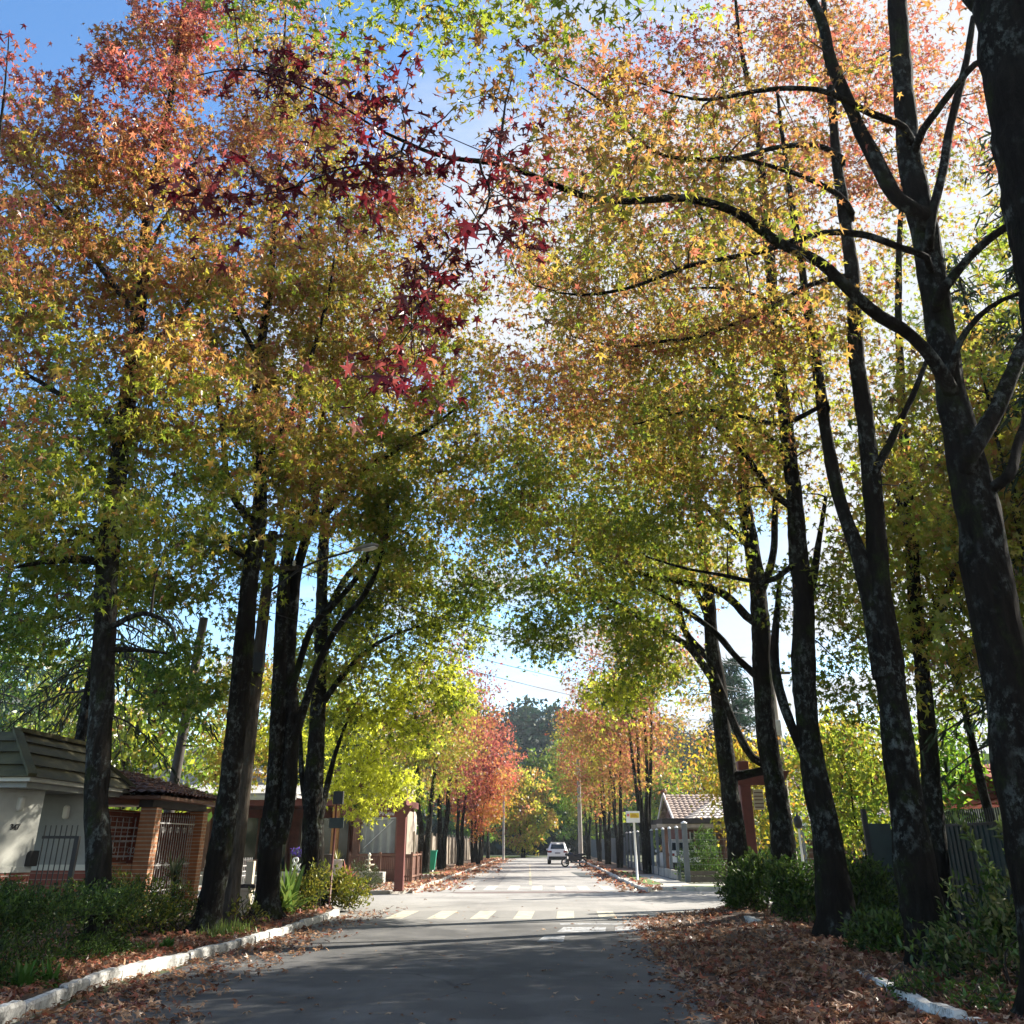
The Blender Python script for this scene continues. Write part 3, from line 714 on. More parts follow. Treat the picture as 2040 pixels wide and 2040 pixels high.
# beyond the crossing: two rows of younger trees
GF = 'younger trees lining the far street'
fa = round_tree('street_tree', 'olive and yellow tree beside the green litter bin past the crossing', (-6.9, 61, .1), 11.2, 3.6, 330, 24, .15, colour_fn(2.5, 12, .30, .62, seed=51), GF, .24, 2, trunk_r=.27)
fb = round_tree('street_tree', 'tall scarlet topped tree second along the far street', (-6.8, 71, .1), 15.5, 4.4, 380, 24, .16, colour_fn(3, 14, .50, .92, seed=53), GF, .26, 2, trunk_r=.24)
fc = round_tree('street_tree', 'dark maroon tree third along the far street beside the wooden fence', (-6.4, 81, .1), 11.5, 3.3, 270, 22, .17, colour_fn(3, 11, .84, 1.0, seed=57), GF, .25, 2, trunk_r=.22)
fd = round_tree('street_tree', 'salmon pink tree fourth along the far street', (-6.0, 92, .1), 13.2, 4.3, 290, 22, .2, colour_fn(3, 12, .66, .84, amp=.1, seed=59, bright=1.25), GF, .22, 3, trunk_r=.2)
copy_thing(fd, (-6.2, 104, .1), 'coral pink tree next after the salmon one', 2.1, .95, (1.05, .8, .8))
copy_thing(fa, (-6.2, 118, .1), 'yellow brown tree last of the row before the street end', 1.2, .9, (1.5, .95, .8))
copy_thing(fd, (-5.2, 84, .1), 'small orange pink tree bending over the kerb between the maroon and salmon trees', 4.0, .62, (1.2, 1.05, .8))
ge = round_tree('street_tree', 'bushy orange tree with many thin stems behind the white bus stop board', (6.0, 62, .1), 16.0, 4.7, 500, 26, .16, colour_fn(2.5, 13, .54, .66, seed=61, bright=1.0), GF, .24, 4, trunk_r=.2)
gf = round_tree('street_tree', 'rose pink and orange tree beside the parked motorcycle', (5.4, 76, .1), 14.5, 4.4, 380, 24, .17, colour_fn(2.5, 12, .62, .82, seed=63, bright=1.1), GF, .22, 4, trunk_r=.17)
copy_thing(ge, (5.3, 88, .1), 'golden brown tree next after the rose pink one', 1.7, .92, (1.0, 1.25, .8))
copy_thing(gf, (5.3, 101, .1), 'pale red tree behind the white car', 3.0, .95, (1.0, .9, .9))
copy_thing(ge, (4.8, 114, .1), 'green gold tree last on the car side of the street', 0.6, .85, (.55, 1.1, .6))
gy = round_tree('street_tree', 'glowing yellow tree closing the end of the street', (-2.6, 134, 0), 11, 4.6, 300, 24, .26, colour_fn(0, 12, .44, .48, seed=67, bright=1.25), None, .06, 2, trunk_r=.2, tmpl=KITE)
GE = 'green trees at the end of the street'
gg = round_tree('broadleaf_tree', 'mid green tree behind the white car at the street end', (6, 142, 0), 16, 6.0, 300, 26, .3, colour_fn(0, 15, .14, .30, seed=69), GE, .08, 2, tmpl=KITE)
copy_thing(gg, (-9.5, 140, 0), 'grey green tree behind the yellow one at the street end', 2.0, .8, (.8, .95, 1.4), GE)
copy_thing(gg, (15, 135, 0), 'light green tree beyond the fenced front gardens', 1.0, .8, (1.2, 1.15, .8), GE)
copy_thing(gg, (1.5, 160, 0), 'dark green tree in the gap at the very end of the street', 4.0, 1.0, (.55, .65, .8), GE)
# garden trees around the houses
GG = 'garden trees behind the houses'
ga = round_tree('garden_tree', 'light green garden tree behind the brick carport', (-17, 42, 0), 9.5, 4.2, 300, 26, .17, colour_fn(0, 9, .22, .36, seed=71), GG, .1, 3, tmpl=KITE)
copy_thing(ga, (-25, 46, 0), 'pale grey green garden tree behind the shingle roofed gatehouse', 2.2, 1.2, (.8, .9, 1.5))
copy_thing(ga, (-15, 64, 0), 'dark green garden tree rising over the terrace restaurant', .8, 1.25, (.5, .6, .6))
copy_thing(ga, (-11, 72, 0), 'deep green low garden tree behind the litter bin', 3.2, .75, (.35, .5, .6))
copy_thing(ga, (12.5, 58, 0), 'round green garden tree standing behind the bus stop board', 4.4, .62, (.55, .7, .7))
copy_thing(ga, (17, 96, 0), 'yellow green garden tree above the tiled roof', 5.0, 1.0, (1.3, 1.1, .8))
gh = round_tree('garden_tree', 'golden green small tree with slim trunk in the gap beside the metal fence', (9.4, 31, 0), 5.2, 1.9, 150, 26, .11, colour_fn(0, 5, .28, .40, seed=73), GG, .25, 2, tmpl=KITE, trunk_r=.08)
copy_thing(gh, (11.2, 40, 0), 'yellow leaved small tree behind the garden lamp', 2.0, 1.15, (1.1, 1.05, .8))
copy_thing(gh, (8.3, 43, 0), 'ochre tinged small tree behind the wooden name post', 1.0, 1.1, (1.3, .95, .8))
copy_thing(gh, (13.6, 36, 0), 'leafy green small tree behind the fence panels', 4.0, 1.1, (.6, .95, .7))
gk = round_tree('garden_tree', 'broad green gold tree added over the metal fence panels to shade the road', (10.0, 19.0, 0), 12.5, 3.3, 330, 34, .15, colour_fn(2, 13, .26, .44, seed=75), GG, .3, 2, trunk_r=.17)  # this tree and its two copies are added to block sun over the road
copy_thing(gk, (10.6, 24.4, 0), 'green gold tree at the barred gate end of the metal fence', 2.4, .98, (.95, 1.0, .9))
copy_thing(gk, (13.5, 21.6, 0), 'tall green gold shade tree added behind the fenced conifers', 5.2, 1.15, (.8, .9, .7))
conifer('dark feathery araucaria like tree above the tiled roof', (17.5, 92, 0), 17, 5.2, 80, name='conifer', bare=.45, droop=-.1, col=(.02, .05, .025), size=.8, trunk_r=.3)
# ------------------------------------------------------------------ ground, roads, kerbs


def W(px, py, Y): return at(px / S, py / S, Y)[0]


def asphalt(name, c, patch, worn=None):
    m, nt, bs, N, L = newmat(name)
    v = coords(nt)
    big = noise(nt, v, .35, 5, .55)
    col = ramp(nt, big, [(.28, tuple(x * .66 for x in c)), (.5, c), (.72, tuple(x * 1.3 for x in c))])
    if worn:   # surface turns lighter towards the crossing
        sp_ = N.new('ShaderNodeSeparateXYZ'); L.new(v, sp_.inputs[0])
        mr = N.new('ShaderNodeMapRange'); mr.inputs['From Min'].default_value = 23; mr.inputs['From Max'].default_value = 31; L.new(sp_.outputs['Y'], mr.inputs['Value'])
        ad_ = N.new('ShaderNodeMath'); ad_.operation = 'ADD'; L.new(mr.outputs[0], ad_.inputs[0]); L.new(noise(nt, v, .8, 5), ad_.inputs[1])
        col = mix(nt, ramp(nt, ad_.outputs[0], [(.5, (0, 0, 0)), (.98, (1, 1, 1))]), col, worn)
    g = noise(nt, v, 55, 3, .8)
    col = mix(nt, .55, col, ramp(nt, g, [(.3, (.22, .22, .22)), (.6, (.95, .95, .95)), (.78, (1.35, 1.35, 1.35))]), 'MULTIPLY')
    v3 = coords(nt, (1, .12, 1))
    col = mix(nt, ramp(nt, noise(nt, v3, 1.1, 4), [(.5, (0, 0, 0)), (.72, (.55, .55, .55))]), col, patch)
    vo = N.new('ShaderNodeTexVoronoi'); vo.feature = 'DISTANCE_TO_EDGE'; vo.inputs['Scale'].default_value = .33
    wv = mix(nt, .12, v, noise_col(nt, v, 1.7)); L.new(wv, vo.inputs['Vector'])
    crk = ramp(nt, vo.outputs['Distance'], [(.0, (1, 1, 1)), (.006, (0, 0, 0))])
    crm = ramp(nt, noise(nt, v, .25, 2), [(.5, (0, 0, 0)), (.6, (.8, .8, .8))])
    col = mix(nt, mix(nt, 1, crk, crm, 'MULTIPLY'), col, tuple(x * .3 for x in c))
    L.new(col, bs.inputs['Base Color'])
    bs.inputs['Roughness'].default_value = .85; bs.inputs['Specular IOR Level'].default_value = .25
    bump(nt, bs, g, .35, .01)
    return m


def noise_col(nt, vec, scale):
    n = nt.nodes.new('ShaderNodeTexNoise'); n.inputs['Scale'].default_value = scale; n.inputs['Detail'].default_value = 4
    nt.links.new(vec, n.inputs['Vector'])
    return n.outputs['Color']


def paint_mat(name, c, wear, under):
    m, nt, bs, N, L = newmat(name)
    v = coords(nt)
    f = mix(nt, .5, noise(nt, v, 3.5, 6, .7), noise(nt, v, 24, 5, .8))
    k = ramp(nt, f, [(wear - .07, (0, 0, 0)), (wear + .07, (1, 1, 1))])
    L.new(mix(nt, k, under, c), bs.inputs['Base Color']); bs.inputs['Roughness'].default_value = .75
    return m


def soil_mat():
    m, nt, bs, N, L = newmat('leaf_strewn_soil')
    v = coords(nt)
    f = noise(nt, v, 9, 8, .75)
    c = ramp(nt, f, [(.3, (.025, .018, .012)), (.5, (.07, .045, .028)), (.7, (.14, .08, .05))])
    L.new(c, bs.inputs['Base Color']); bs.inputs['Roughness'].default_value = .95
    bump(nt, bs, f, .8, .04)
    return m


def grass_ground():
    m, nt, bs, N, L = newmat('grass_and_soil')
    v = coords(nt)
    f = noise(nt, v, .15, 6, .6)
    c = ramp(nt, f, [(.35, (.05, .042, .025)), (.5, (.045, .06, .018)), (.7, (.075, .095, .025))])
    c = mix(nt, .6, c, ramp(nt, noise(nt, v, 12, 6), [(.3, (.4, .4, .4)), (.7, (1.2, 1.2, 1.2))]), 'MULTIPLY')
    L.new(c, bs.inputs['Base Color']); bs.inputs['Roughness'].default_value = .95
    return m


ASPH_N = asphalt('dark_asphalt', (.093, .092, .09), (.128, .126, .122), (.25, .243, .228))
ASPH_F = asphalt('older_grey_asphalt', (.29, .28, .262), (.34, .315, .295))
SOIL = soil_mat(); GRASSY = grass_ground()
CONC = plain('concrete', (.34, .32, .28), .85, .3, 1.5, bmp=.2)
WHITE_K = paint_mat('whitewashed_kerb', (.62, .61, .57), .47, (.13, .125, .11))
WHITE_L = paint_mat('cream_road_paint', (.50, .46, .34), .47, (.15, .15, .15))
FADED_L = paint_mat('worn_road_paint', (.42, .43, .44), .50, (.095, .095, .094))
FADED_Y = paint_mat('worn_yellow_paint', (.5, .42, .22), .52, (.22, .21, .2))

MB().box(-700, 700, -200, 900, -1, -.03).build('ground', GRASSY)['kind'] = 'structure'
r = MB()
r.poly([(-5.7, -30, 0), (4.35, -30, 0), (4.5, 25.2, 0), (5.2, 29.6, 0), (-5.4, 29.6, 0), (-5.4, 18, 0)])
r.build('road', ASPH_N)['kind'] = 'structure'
r = MB()
r.poly([(-120, 29.6, 0), (-5.4, 29.6, 0), (5.2, 29.6, 0), (120, 29.6, 0), (120, 42, 0), (6, 42, 0), (4.4, 42.6, 0), (3.7, 44.5, 0), (3.75, 140, 0), (-5.0, 140, 0), (-4.8, 43, 0), (-4.9, 40.5, 0), (-5.6, 38.9, 0), (-7, 38.2, 0), (-120, 37.6, 0)])
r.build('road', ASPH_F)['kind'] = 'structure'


def slab(name, outline, z0, z1, mat):
    m = MB().prism([(x, y, z0) for x, y in outline], (0, 0, z1 - z0))
    return tag(m.build(name, mat), kind='structure')


slab('verge', [(-40, -30), (-5.75, -30), (-5.7, 11.5), (-5.95, 14.5), (-5.7, 17), (-5.45, 19.8), (-5.4, 24), (-5.45, 28), (-5.9, 29.0), (-7, 29.5), (-40, 29.5)], -.5, .1, SOIL)
slab('verge', [(40, -30), (40, 30), (6.2, 29.5), (5.2, 28.6), (4.62, 25.2), (4.5, 19), (4.1, 13), (4.05, 8), (4.05, -30)], -.5, .1, SOIL)
slab('pavement', [(-60, 37.75), (-7, 38.35), (-5.75, 39.05), (-5.1, 40.6), (-5.0, 43), (-5.1, 60), (-7.9, 60), (-7.9, 58), (-60, 58)], -.5, .1, plain('worn_paving', (.27, .25, .21), .9, .35, .9, bmp=.3))
slab('verge', [(-7.9, 60.1), (-5.1, 60.1), (-5.2, 140), (-7.9, 140)], -.5, .1, SOIL)
slab('pavement', [(60, 41.85), (6.1, 41.85), (4.55, 42.5), (3.9, 44.5), (3.95, 60), (6.2, 60), (6.2, 46), (60, 46)], -.5, .1, CONC)
slab('verge', [(3.95, 60.1), (6.2, 60.1), (6.2, 140), (3.95, 140)], -.5, .1, SOIL)
GR = plain('lawn', (.10, .16, .03), .95, .45, 6)
slab('grass_strip', [(4.3, 45.2), (5.0, 45.4), (5.0, 66), (4.15, 66)], .09, .12, GR)
slab('grass_strip', [(5.5, 42.9), (11, 42.3), (11, 43.3), (5.6, 43.6)], .09, .12, GR)
slab('grass_strip', [(-6.9, 60.5), (-5.4, 60.5), (-5.4, 64), (-6.6, 64)], .09, .12, GR)
slab('grass_strip', [(-14, 128), (-5.2, 126), (-1, 141), (-14, 141)], .09, .13, plain('sunny_lawn', (.2, .25, .04), .95, .4, 3))


def kerb(pts, mat, h=.14, wdt=.15, seg=1.0, name='kerb'):
    P, _ = smooth_line([(x, y, 0) for x, y in pts], np.ones(len(pts)), .1)
    L = np.concatenate([[0], np.cumsum(np.linalg.norm(np.diff(P, axis=0), axis=1))])
    m = MB(); s = 0
    while s + .25 < L[-1]:
        e = min(L[-1], s + seg * rng.uniform(.8, 1.25))
        n = 9
        hh = h * rng.uniform(.88, 1.1); tl = rng.normal() * .02; off = rng.normal() * .015
        V = []
        for i in range(n):
            q = s + .012 + (e - s - .024) * i / (n - 1)
            c = np.array([np.interp(q, L, P[:, k]) for k in (0, 1)]); c2 = np.array([np.interp(q + .05, L, P[:, k]) for k in (0, 1)])
            d = (c2 - c) / (np.linalg.norm(c2 - c) + 1e-9); nn = np.array([-d[1], d[0]])
            c = c + nn * off
            w_ = wdt * rng.uniform(.94, 1.04); z = hh + tl * (i / n - .5) + rng.normal() * .004
            if i in (0, n - 1): z -= rng.uniform(.0, .025)
            for a, b in ((-.5, -.2), (-.5, .72), (-.36, 1.0), (.36, 1.0), (.5, .72), (.5, -.2)):
                V.append((c[0] + nn[0] * w_ * a, c[1] + nn[1] * w_ * a, z * b if b > 0 else -.05))
        F = [(i * 6 + j, i * 6 + j + 1, i * 6 + 7 + j, i * 6 + 6 + j) for i in range(n - 1) for j in range(5)] + [(5, 4, 3, 2, 1, 0), tuple((n - 1) * 6 + j for j in range(6))]
        m.add(V, F, 0, False)
        s = e
    o = m.build(name, mat)
    o['kind'] = 'structure'
    return o


KL = [(-5.6, 4), (-5.62, 11.5), (-5.86, 14.6), (-5.6, 17), (-5.36, 19.8), (-5.3, 24), (-5.32, 28.0)]
kerb(KL, WHITE_K, .135, .13)
kerb([(-5.36, 28.1), (-5.8, 29.1), (-7.0, 29.6), (-9, 29.68), (-14, 29.7), (-30, 29.7)], CONC, .14)
KR = [(3.98, 2), (3.95, 12), (4.0, 14.0), (4.35, 19), (4.52, 23.4), (4.55, 25.3)]
kerb(KR, WHITE_K, .2, .15, .8)
kerb([(-60, 37.65), (-20, 38.1), (-9, 38.22), (-7, 38.3), (-5.65, 38.95), (-5.0, 40.5), (-4.9, 43), (-5.0, 80), (-5.1, 138)], CONC, .13, .13, 2.0)
kerb([(30, 41.75), (9, 41.75), (6.6, 41.76), (5.6, 41.9), (4.5, 42.4), (3.8, 44.5), (3.85, 80), (3.85, 138)], plain('pale_concrete', (.5, .48, .43), .85), .14, .13, 1.5)


def marks(name, quads, mat, z=.004):
    m = MB()
    for q in quads: m.poly([(x, y, z) for x, y in q])
    o = m.build(name, mat); o['kind'] = 'structure'
    return o


def barq(x, y0, y1, w_, sk=.025): return [(x, y0), (x + w_, y0), (x + w_ + sk * (y1 - y0), y1), (x + sk * (y1 - y0), y1)]


marks('crosswalk_marking', [barq(-3.92 + 1.05 * k, 26.5, 29.55, .44) for k in range(6)], WHITE_L)
marks('crosswalk_marking', [barq(-3.92 + 1.05 * k, 26.5, 29.5, .44) for k in range(6, 9)], paint_mat('half_worn_cream_paint', (.42, .39, .3), .53, (.15, .15, .15)))
marks('crosswalk_marking', [barq(-4.3 + .95 * k, 42.4, 46.6, .42, 0) for k in range(8)], paint_mat('half_worn_white_paint', (.6, .58, .5), .5, (.28, .27, .255)))
marks('road_marking', [[(.25, 22.75), (1.25, 22.75), (1.35, 24.1), (.42, 24.1)], [(1.45, 22.75), (2.55, 22.75), (2.6, 24.2), (1.55, 24.2)], [(2.75, 22.8), (3.6, 22.8), (3.5, 24.6), (2.8, 24.6)], [(-.15, 20.6), (.35, 20.6), (.4, 21.9), (.0, 21.9)], [(.35, 24.75), (3.4, 24.9), (3.4, 25.3), (.35, 25.15)]], FADED_L)
marks('centre_line', [[(-.66, 47.5), (-.54, 47.5), (-1.2, 96), (-1.32, 96)]], FADED_Y)
marks('road_patch', [[(-3.1, 47), (-2.0, 47), (-2.3, 75), (-3.3, 75)]], asphalt('patched_asphalt', (.21, .2, .19), (.24, .22, .21)))
marks('road_patch', [[(2.0, 58.5), (3.6, 58), (3.65, 66.5), (1.7, 68)]], asphalt('new_asphalt_patch', (.06, .07, .072), (.08, .085, .085)), .006)
marks('road_patch', [[(-3.2, 39.6), (2.4, 40.2), (2.0, 41.4), (-1.0, 41.2), (-3.6, 40.6)]], asphalt('pinkish_asphalt_patch', (.19, .15, .14), (.2, .17, .16)))

# ------------------------------------------------------------------ fallen leaves
BROWN = np.array([(.17, .078, .042), (.25, .125, .066), (.34, .19, .11), (.13, .052, .032), (.42, .26, .16), (.24, .075, .045)])


def hgt_right(x, y):
    """height of the heap of leaves swept against the kerb"""
    edge = np.interp(y, [5, 11.7, 20.3, 26.8, 29.7], [2.2, 1.98, 2.0, 2.25, 4.7])
    kx = np.interp(y, [2, 12, 14, 19, 23.4, 25.3, 29.6], [3.98, 3.95, 4.0, 4.35, 4.52, 4.55, 5.2])
    t = np.clip((x - edge) / np.maximum(kx - edge, .4), 0, 1)
    expo = np.exp(-((y - 11.8) / 1.7) ** 2) + np.exp(-((y - 23.6) / .9) ** 2)
    expo = np.clip(expo, 0, 1)
    top = .215 - .14 * expo
    z = top * t ** 1.3
    z = np.where(x > kx, .13 + (top - .13) * np.exp(-(x - kx) / .8), z)
    return z, edge


def litter(name, label, pos, size, tilt=.5, cols=BROWN, tm=STAR, drift=.0):
    if drift:
        k_ = wob(pos * [1, .8, 0], 1.6, 91) + .6 * wob(pos * [1, 1, 0], 4.5, 92) + rng.normal(size=len(pos)) * .45
        pos = pos[k_ > drift - .5]
    n = len(pos)
    a = rng.uniform(0, 6.28, n)
    tip = np.stack([np.cos(a), np.sin(a), rng.normal(size=n) * tilt * .6], axis=1)
    nrm = rng.normal(size=(n, 3)) * tilt + [0, 0, 1]
    c = cols[rng.integers(0, len(cols), n)] * rng.uniform(.6, 1.35, n)[:, None]
    t2 = (tm[0] * [1, 1, .9], tm[1])
    V, Q, C = leaf_arrays(pos, tip, nrm, size * np.clip(rng.lognormal(-.1, .35, n), .35, 1.6), c, t2)
    o = link(name, np_mesh(name, V, Q, [DRY], None, C))
    tag(o, label, 'fallen leaves', None, 'stuff')
    return o


def near_y(n, y0, y1, k=1.0):
    """distances with more samples close by"""
    u = rng.uniform(0, 1, n)
    return (y0 ** -k + u * (y1 ** -k - y0 ** -k)) ** (-1 / k)


# the heap itself: a bumpy brown surface under the loose leaves
gx, gy_ = np.meshgrid(np.linspace(1.7, 9.5, 130), np.linspace(6, 30, 300))
z, e = hgt_right(gx.ravel(), gy_.ravel())
p = np.stack([gx.ravel(), gy_.ravel(), z], axis=1)
z = z + .022 * wob(p * [1, 1, 0], 4.0, 5) * np.clip((p[:, 0] - e) / .5, 0, 1) + .012 * wob(p * [1, 1, 0], 13, 6) - np.where(p[:, 0] < e + .12, .05, 0) - np.where(p[:, 0] < e - .1, .2, 0)
p[:, 2] = z
ii = (np.arange(299)[:, None] * 130 + np.arange(129)[None]).ravel()
Qh = np.stack([ii, ii + 1, ii + 131, ii + 130], axis=1)
keep = p[Qh].mean(axis=1)[:, 2] > -.12
hm = np_mesh('leaf_heap', p, Qh[keep], [SOIL], smooth=True)
tag(link('leaf_heap', hm), 'brown matted leaf layer over the kerb under the tree row', 'fallen leaves', None, 'stuff')
n = 17000
yy = near_y(n, 8.5, 30, 1.3); _, e = hgt_right(np.full(n, 5.0), yy)
xx = e + (rng.beta(1.2, 1.7, n) * 6.5 - .15)
zz_, _ = hgt_right(xx, yy)
litter('fallen_leaves', 'deep drift of dry brown leaves along the shaded kerb', np.stack([xx, yy, zz_ + rng.uniform(.012, .05, n)], axis=1), .083, .55)
n = 1500
yy = near_y(n, 8.5, 30, 1.2); _, e = hgt_right(np.full(n, 5.0), yy)
xx = e - rng.exponential(.22, n)
litter('fallen_leaves', 'loose brown leaves spilling from the drift onto the asphalt', np.stack([xx, yy, np.full(n, .016)], axis=1), .07, .25)
n = 5600
yy = near_y(n, 8, 31, 1.2)
kx = np.interp(yy, [4, 11.5, 14.6, 17, 19.8, 24, 28, 31], [-5.6, -5.62, -5.86, -5.6, -5.36, -5.3, -5.3, -5.2])
wd = np.interp(yy, [8, 14, 20, 26, 31], [2.7, 2.1, 1.3, 1.2, 1.6])
xx = kx + .1 + wd * rng.beta(1.15, 1.8, n) + .25 * np.sin(yy * 2.1) * rng.uniform(0, 1, n)
litter('fallen_leaves', 'thin band of fallen leaves in the gutter along the white kerb', np.stack([xx, yy, np.full(n, .016) + rng.uniform(0, .02, n)], axis=1), .075, .4, drift=.35, cols= np.vstack([BROWN, [(.3, .18, .1), (.34, .2, .11)]]))
n = 8000
yy = near_y(n, 8, 29.2, 1.1)
kx = np.interp(yy, [4, 11.5, 14.6, 17, 19.8, 24, 28, 31], [-5.6, -5.62, -5.86, -5.6, -5.36, -5.3, -5.4, -5.6])
xx = kx - .12 - 3.6 * rng.beta(.9, 2.0, n)
litter('fallen_leaves', 'fallen leaves caught behind the white kerb under the hedges', np.stack([xx, yy, np.full(n, .12) + rng.uniform(0, .05, n)], axis=1), .08, .6, np.vstack([BROWN, [(.34, .15, .08), (.3, .1, .06)]]))
n = 520
yy = near_y(n, 7, 41, 1.6); xx = rng.uniform(-4.5, 3.6, n)
litter('fallen_leaves', 'single dry leaves scattered over the dark road', np.stack([xx, yy, np.full(n, .014)], axis=1), .062, .14, np.array([(.3, .19, .12), (.2, .1, .06), (.38, .28, .19)]))
n = 5200
yy = rng.uniform(40, 125, n); sd = rng.uniform(size=n) < .62
xx = np.where(sd, -4.9 + rng.normal(size=n) * .75 - .2, 3.9 + rng.normal(size=n) * .5 - .2)
litter('fallen_leaves', 'orange leaves lying along the kerbs of the far street', np.stack([xx, yy, np.where((xx < -4.95) | (xx > 3.9), .13, .02)], axis=1), .13, .4, np.array([(.34, .15, .08), (.42, .22, .12), (.3, .1, .07), (.36, .24, .15)]), KITE)
n = 1500
xx = rng.uniform(-13, -4.6, n); yy = rng.uniform(38.6, 47, n)
litter('fallen_leaves', 'leaves blown across the worn paving before the restaurant', np.stack([xx, yy, np.full(n, .125)], axis=1), .09, .4, np.array([(.34, .17, .09), (.42, .25, .15), (.25, .1, .07)]), KITE)

# ------------------------------------------------------------------ shrubs and low plants
GREENS = np.array([(.03, .06, .012), (.05, .09, .015), (.075, .12, .02), (.025, .045, .012)])


def shrub(name, label, base, lobes, n, size, cols=GREENS, cat='bush', tmpl=OVAL, stems=14, group=None, up=.5, box=None, twig=.012, power=.3, flowers=None):
    root = thing(name, label, cat, base, group)
    b = np.array(base, dtype=float)
    pos, out = [], []
    tot = sum(l[1][0] * l[1][1] * l[1][2] for l in lobes) ** 1
    for c, r_ in lobes:
        k = max(30, int(n * r_[0] * r_[1] * r_[2] / tot))
        d = rng.normal(size=(k, 3)); d /= np.linalg.norm(d, axis=1)[:, None]
        if box: d = np.sign(d) * np.abs(d) ** box; d /= np.max(np.abs(d), axis=1)[:, None] ** .8 * np.linalg.norm(d, axis=1)[:, None] ** .2
        q = d * (rng.uniform(0, 1, k) ** power)[:, None]
        q *= (1 + .14 * wob(d * 2.5, 1.6, int(abs(c[0]) * 77 + r_[0] * 31)) + .07 * rng.normal(size=k))[:, None]
        pos.append(np.array(c) + q * np.array(r_)); out.append(d)
    pos = np.concatenate(pos); out = np.concatenate(out)
    ok = pos[:, 2] > b[2] + .03
    pos, out = pos[ok], out[ok]
    # leaves sit in whorls on short shoots
    k = len(pos)
    g = rng.integers(0, k, k // 5)
    centre = pos[g[rng.integers(0, len(g), k)]]
    pos = centre + rng.normal(size=(k, 3)) * size * .55
    od = centre - b - np.array([0, 0, .2]); od /= np.linalg.norm(od, axis=1)[:, None] + 1e-6
    tip = od * .5 + rng.normal(size=(k, 3)) * .62 + [0, 0, up]
    nrm = rng.normal(size=(k, 3)) * .7 + [0, 0, .8]
    c = cols[rng.integers(0, len(cols), k)] * rng.uniform(.65, 1.35, k)[:, None]
    parts = []
    V, Q, C = leaf_arrays(pos, tip, nrm, size * rng.uniform(.6, 1.25, k), c, tmpl)
    link('foliage', np_mesh('foliage', V - b, Q, [SHRUB], None, C), root)
    for i in range(stems):
        e = pos[rng.integers(0, k)]
        l0 = min(lobes, key=lambda l: np.linalg.norm(np.array(l[0]) - e))
        s_ = np.array([l0[0][0] + rng.normal() * l0[1][0] * .25, l0[0][1] + rng.normal() * l0[1][1] * .25, b[2]])
        mid = (s_ + e) / 2 + rng.normal(size=3) * .12 + [0, 0, .1]
        P, W_ = smooth_line([s_, mid, e], [twig, twig * .75, twig * .3], .12)
        V, Q = tube(P, W_, 5); parts.append((V, Q, None, 0))
    if parts:
        V, Q, C, M = merge(parts)
        link('stem', np_mesh('stem', V - b, Q, [TWIG], smooth=True), root)
    return root


def blades(name, label, base, n, L, wid, cols, rise=(.3, 1.2), droop=.5, cat='plant', group=None, stemh=0.0, seg=5, spread=.03):
    """a rosette of long arching leaves"""
    root = thing(name, label, cat, base, group)
    V, Q, C = [], [], []
    for i in range(n):
        a = rng.uniform(0, 6.28); el = rng.uniform(*rise); l = L * rng.uniform(.65, 1.1)
        d = np.array([math.cos(a) * math.cos(el), math.sin(a) * math.cos(el), math.sin(el)])
        sd = np.array([-math.sin(a), math.cos(a), 0])
        c = cols[rng.integers(0, len(cols))] * rng.uniform(.7, 1.3)
        o = np.array([rng.normal() * spread, rng.normal() * spread, stemh * rng.uniform(.75, 1)])
        k0 = len(V)
        for j in range(seg + 1):
            t = j / seg
            p_ = o + d * l * t - np.array([0, 0, 1]) * droop * l * t * t * math.cos(el)
            w_ = wid * (1 - t) ** .6 * (.6 + .8 * min(1, t * 3)) * .5 + .0015
            V += [p_ - sd * w_, p_ + sd * w_]; C += [c, c]
        for j in range(seg): Q.append((k0 + 2 * j, k0 + 2 * j + 1, k0 + 2 * j + 3, k0 + 2 * j + 2))
    link('foliage', np_mesh('foliage', np.array(V), np.array(Q), [SHRUB], None, np.array(C)), root)
    if stemh > .1: MB().tube([tuple(base), (base[0] + .02, base[1], base[2] + stemh)], [.05, .035], 8).build('stem', TWIG, root)
    return root


DG = np.array([(.03, .065, .012), (.05, .10, .015), (.08, .13, .02), (.022, .042, .01)])
YG = np.array([(.12, .15, .02), (.18, .2, .025), (.08, .11, .02), (.24, .22, .03)])
# street side in front of the gatehouses
shrub('hedge', 'dense dark green clipped hedge before the white gatehouse', (-7.7, 15.2, .1), [((-7.75, 15.1, .5), (1.5, 2.5, .56))], 42000, .055, DG, 'hedge', box=.4, stems=20, power=.2)
shrub('hedge', 'lighter yellow tipped loose hedge before the brick carport', (-7.9, 20.3, .1), [((-8.1, 20.2, .6), (1.15, 1.3, .55)), ((-7.3, 20.9, .5), (.7, .9, .45))], 8500, .07, np.vstack([DG, YG]), 'hedge', stems=60, power=.45, twig=.014)
for i, (px, py, Y, sz, lb) in enumerate([(45, 1975, 13.1, .42, 'small bright fern at the foot of the dark hedge'), (95, 1965, 13.4, .36, 'second small fern next to the hedge end by the white kerb'), (330, 1905, 17.6, .25, 'little fern tuft between the two hedges')]):
    p = W(px, py, Y); p[2] = .1
    blades('fern', lb, p, 60, sz, .05, np.array([(.05, .13, .02), (.08, .17, .03)]), (.5, 1.3), .6, 'fern', 'ferns along the white kerb')
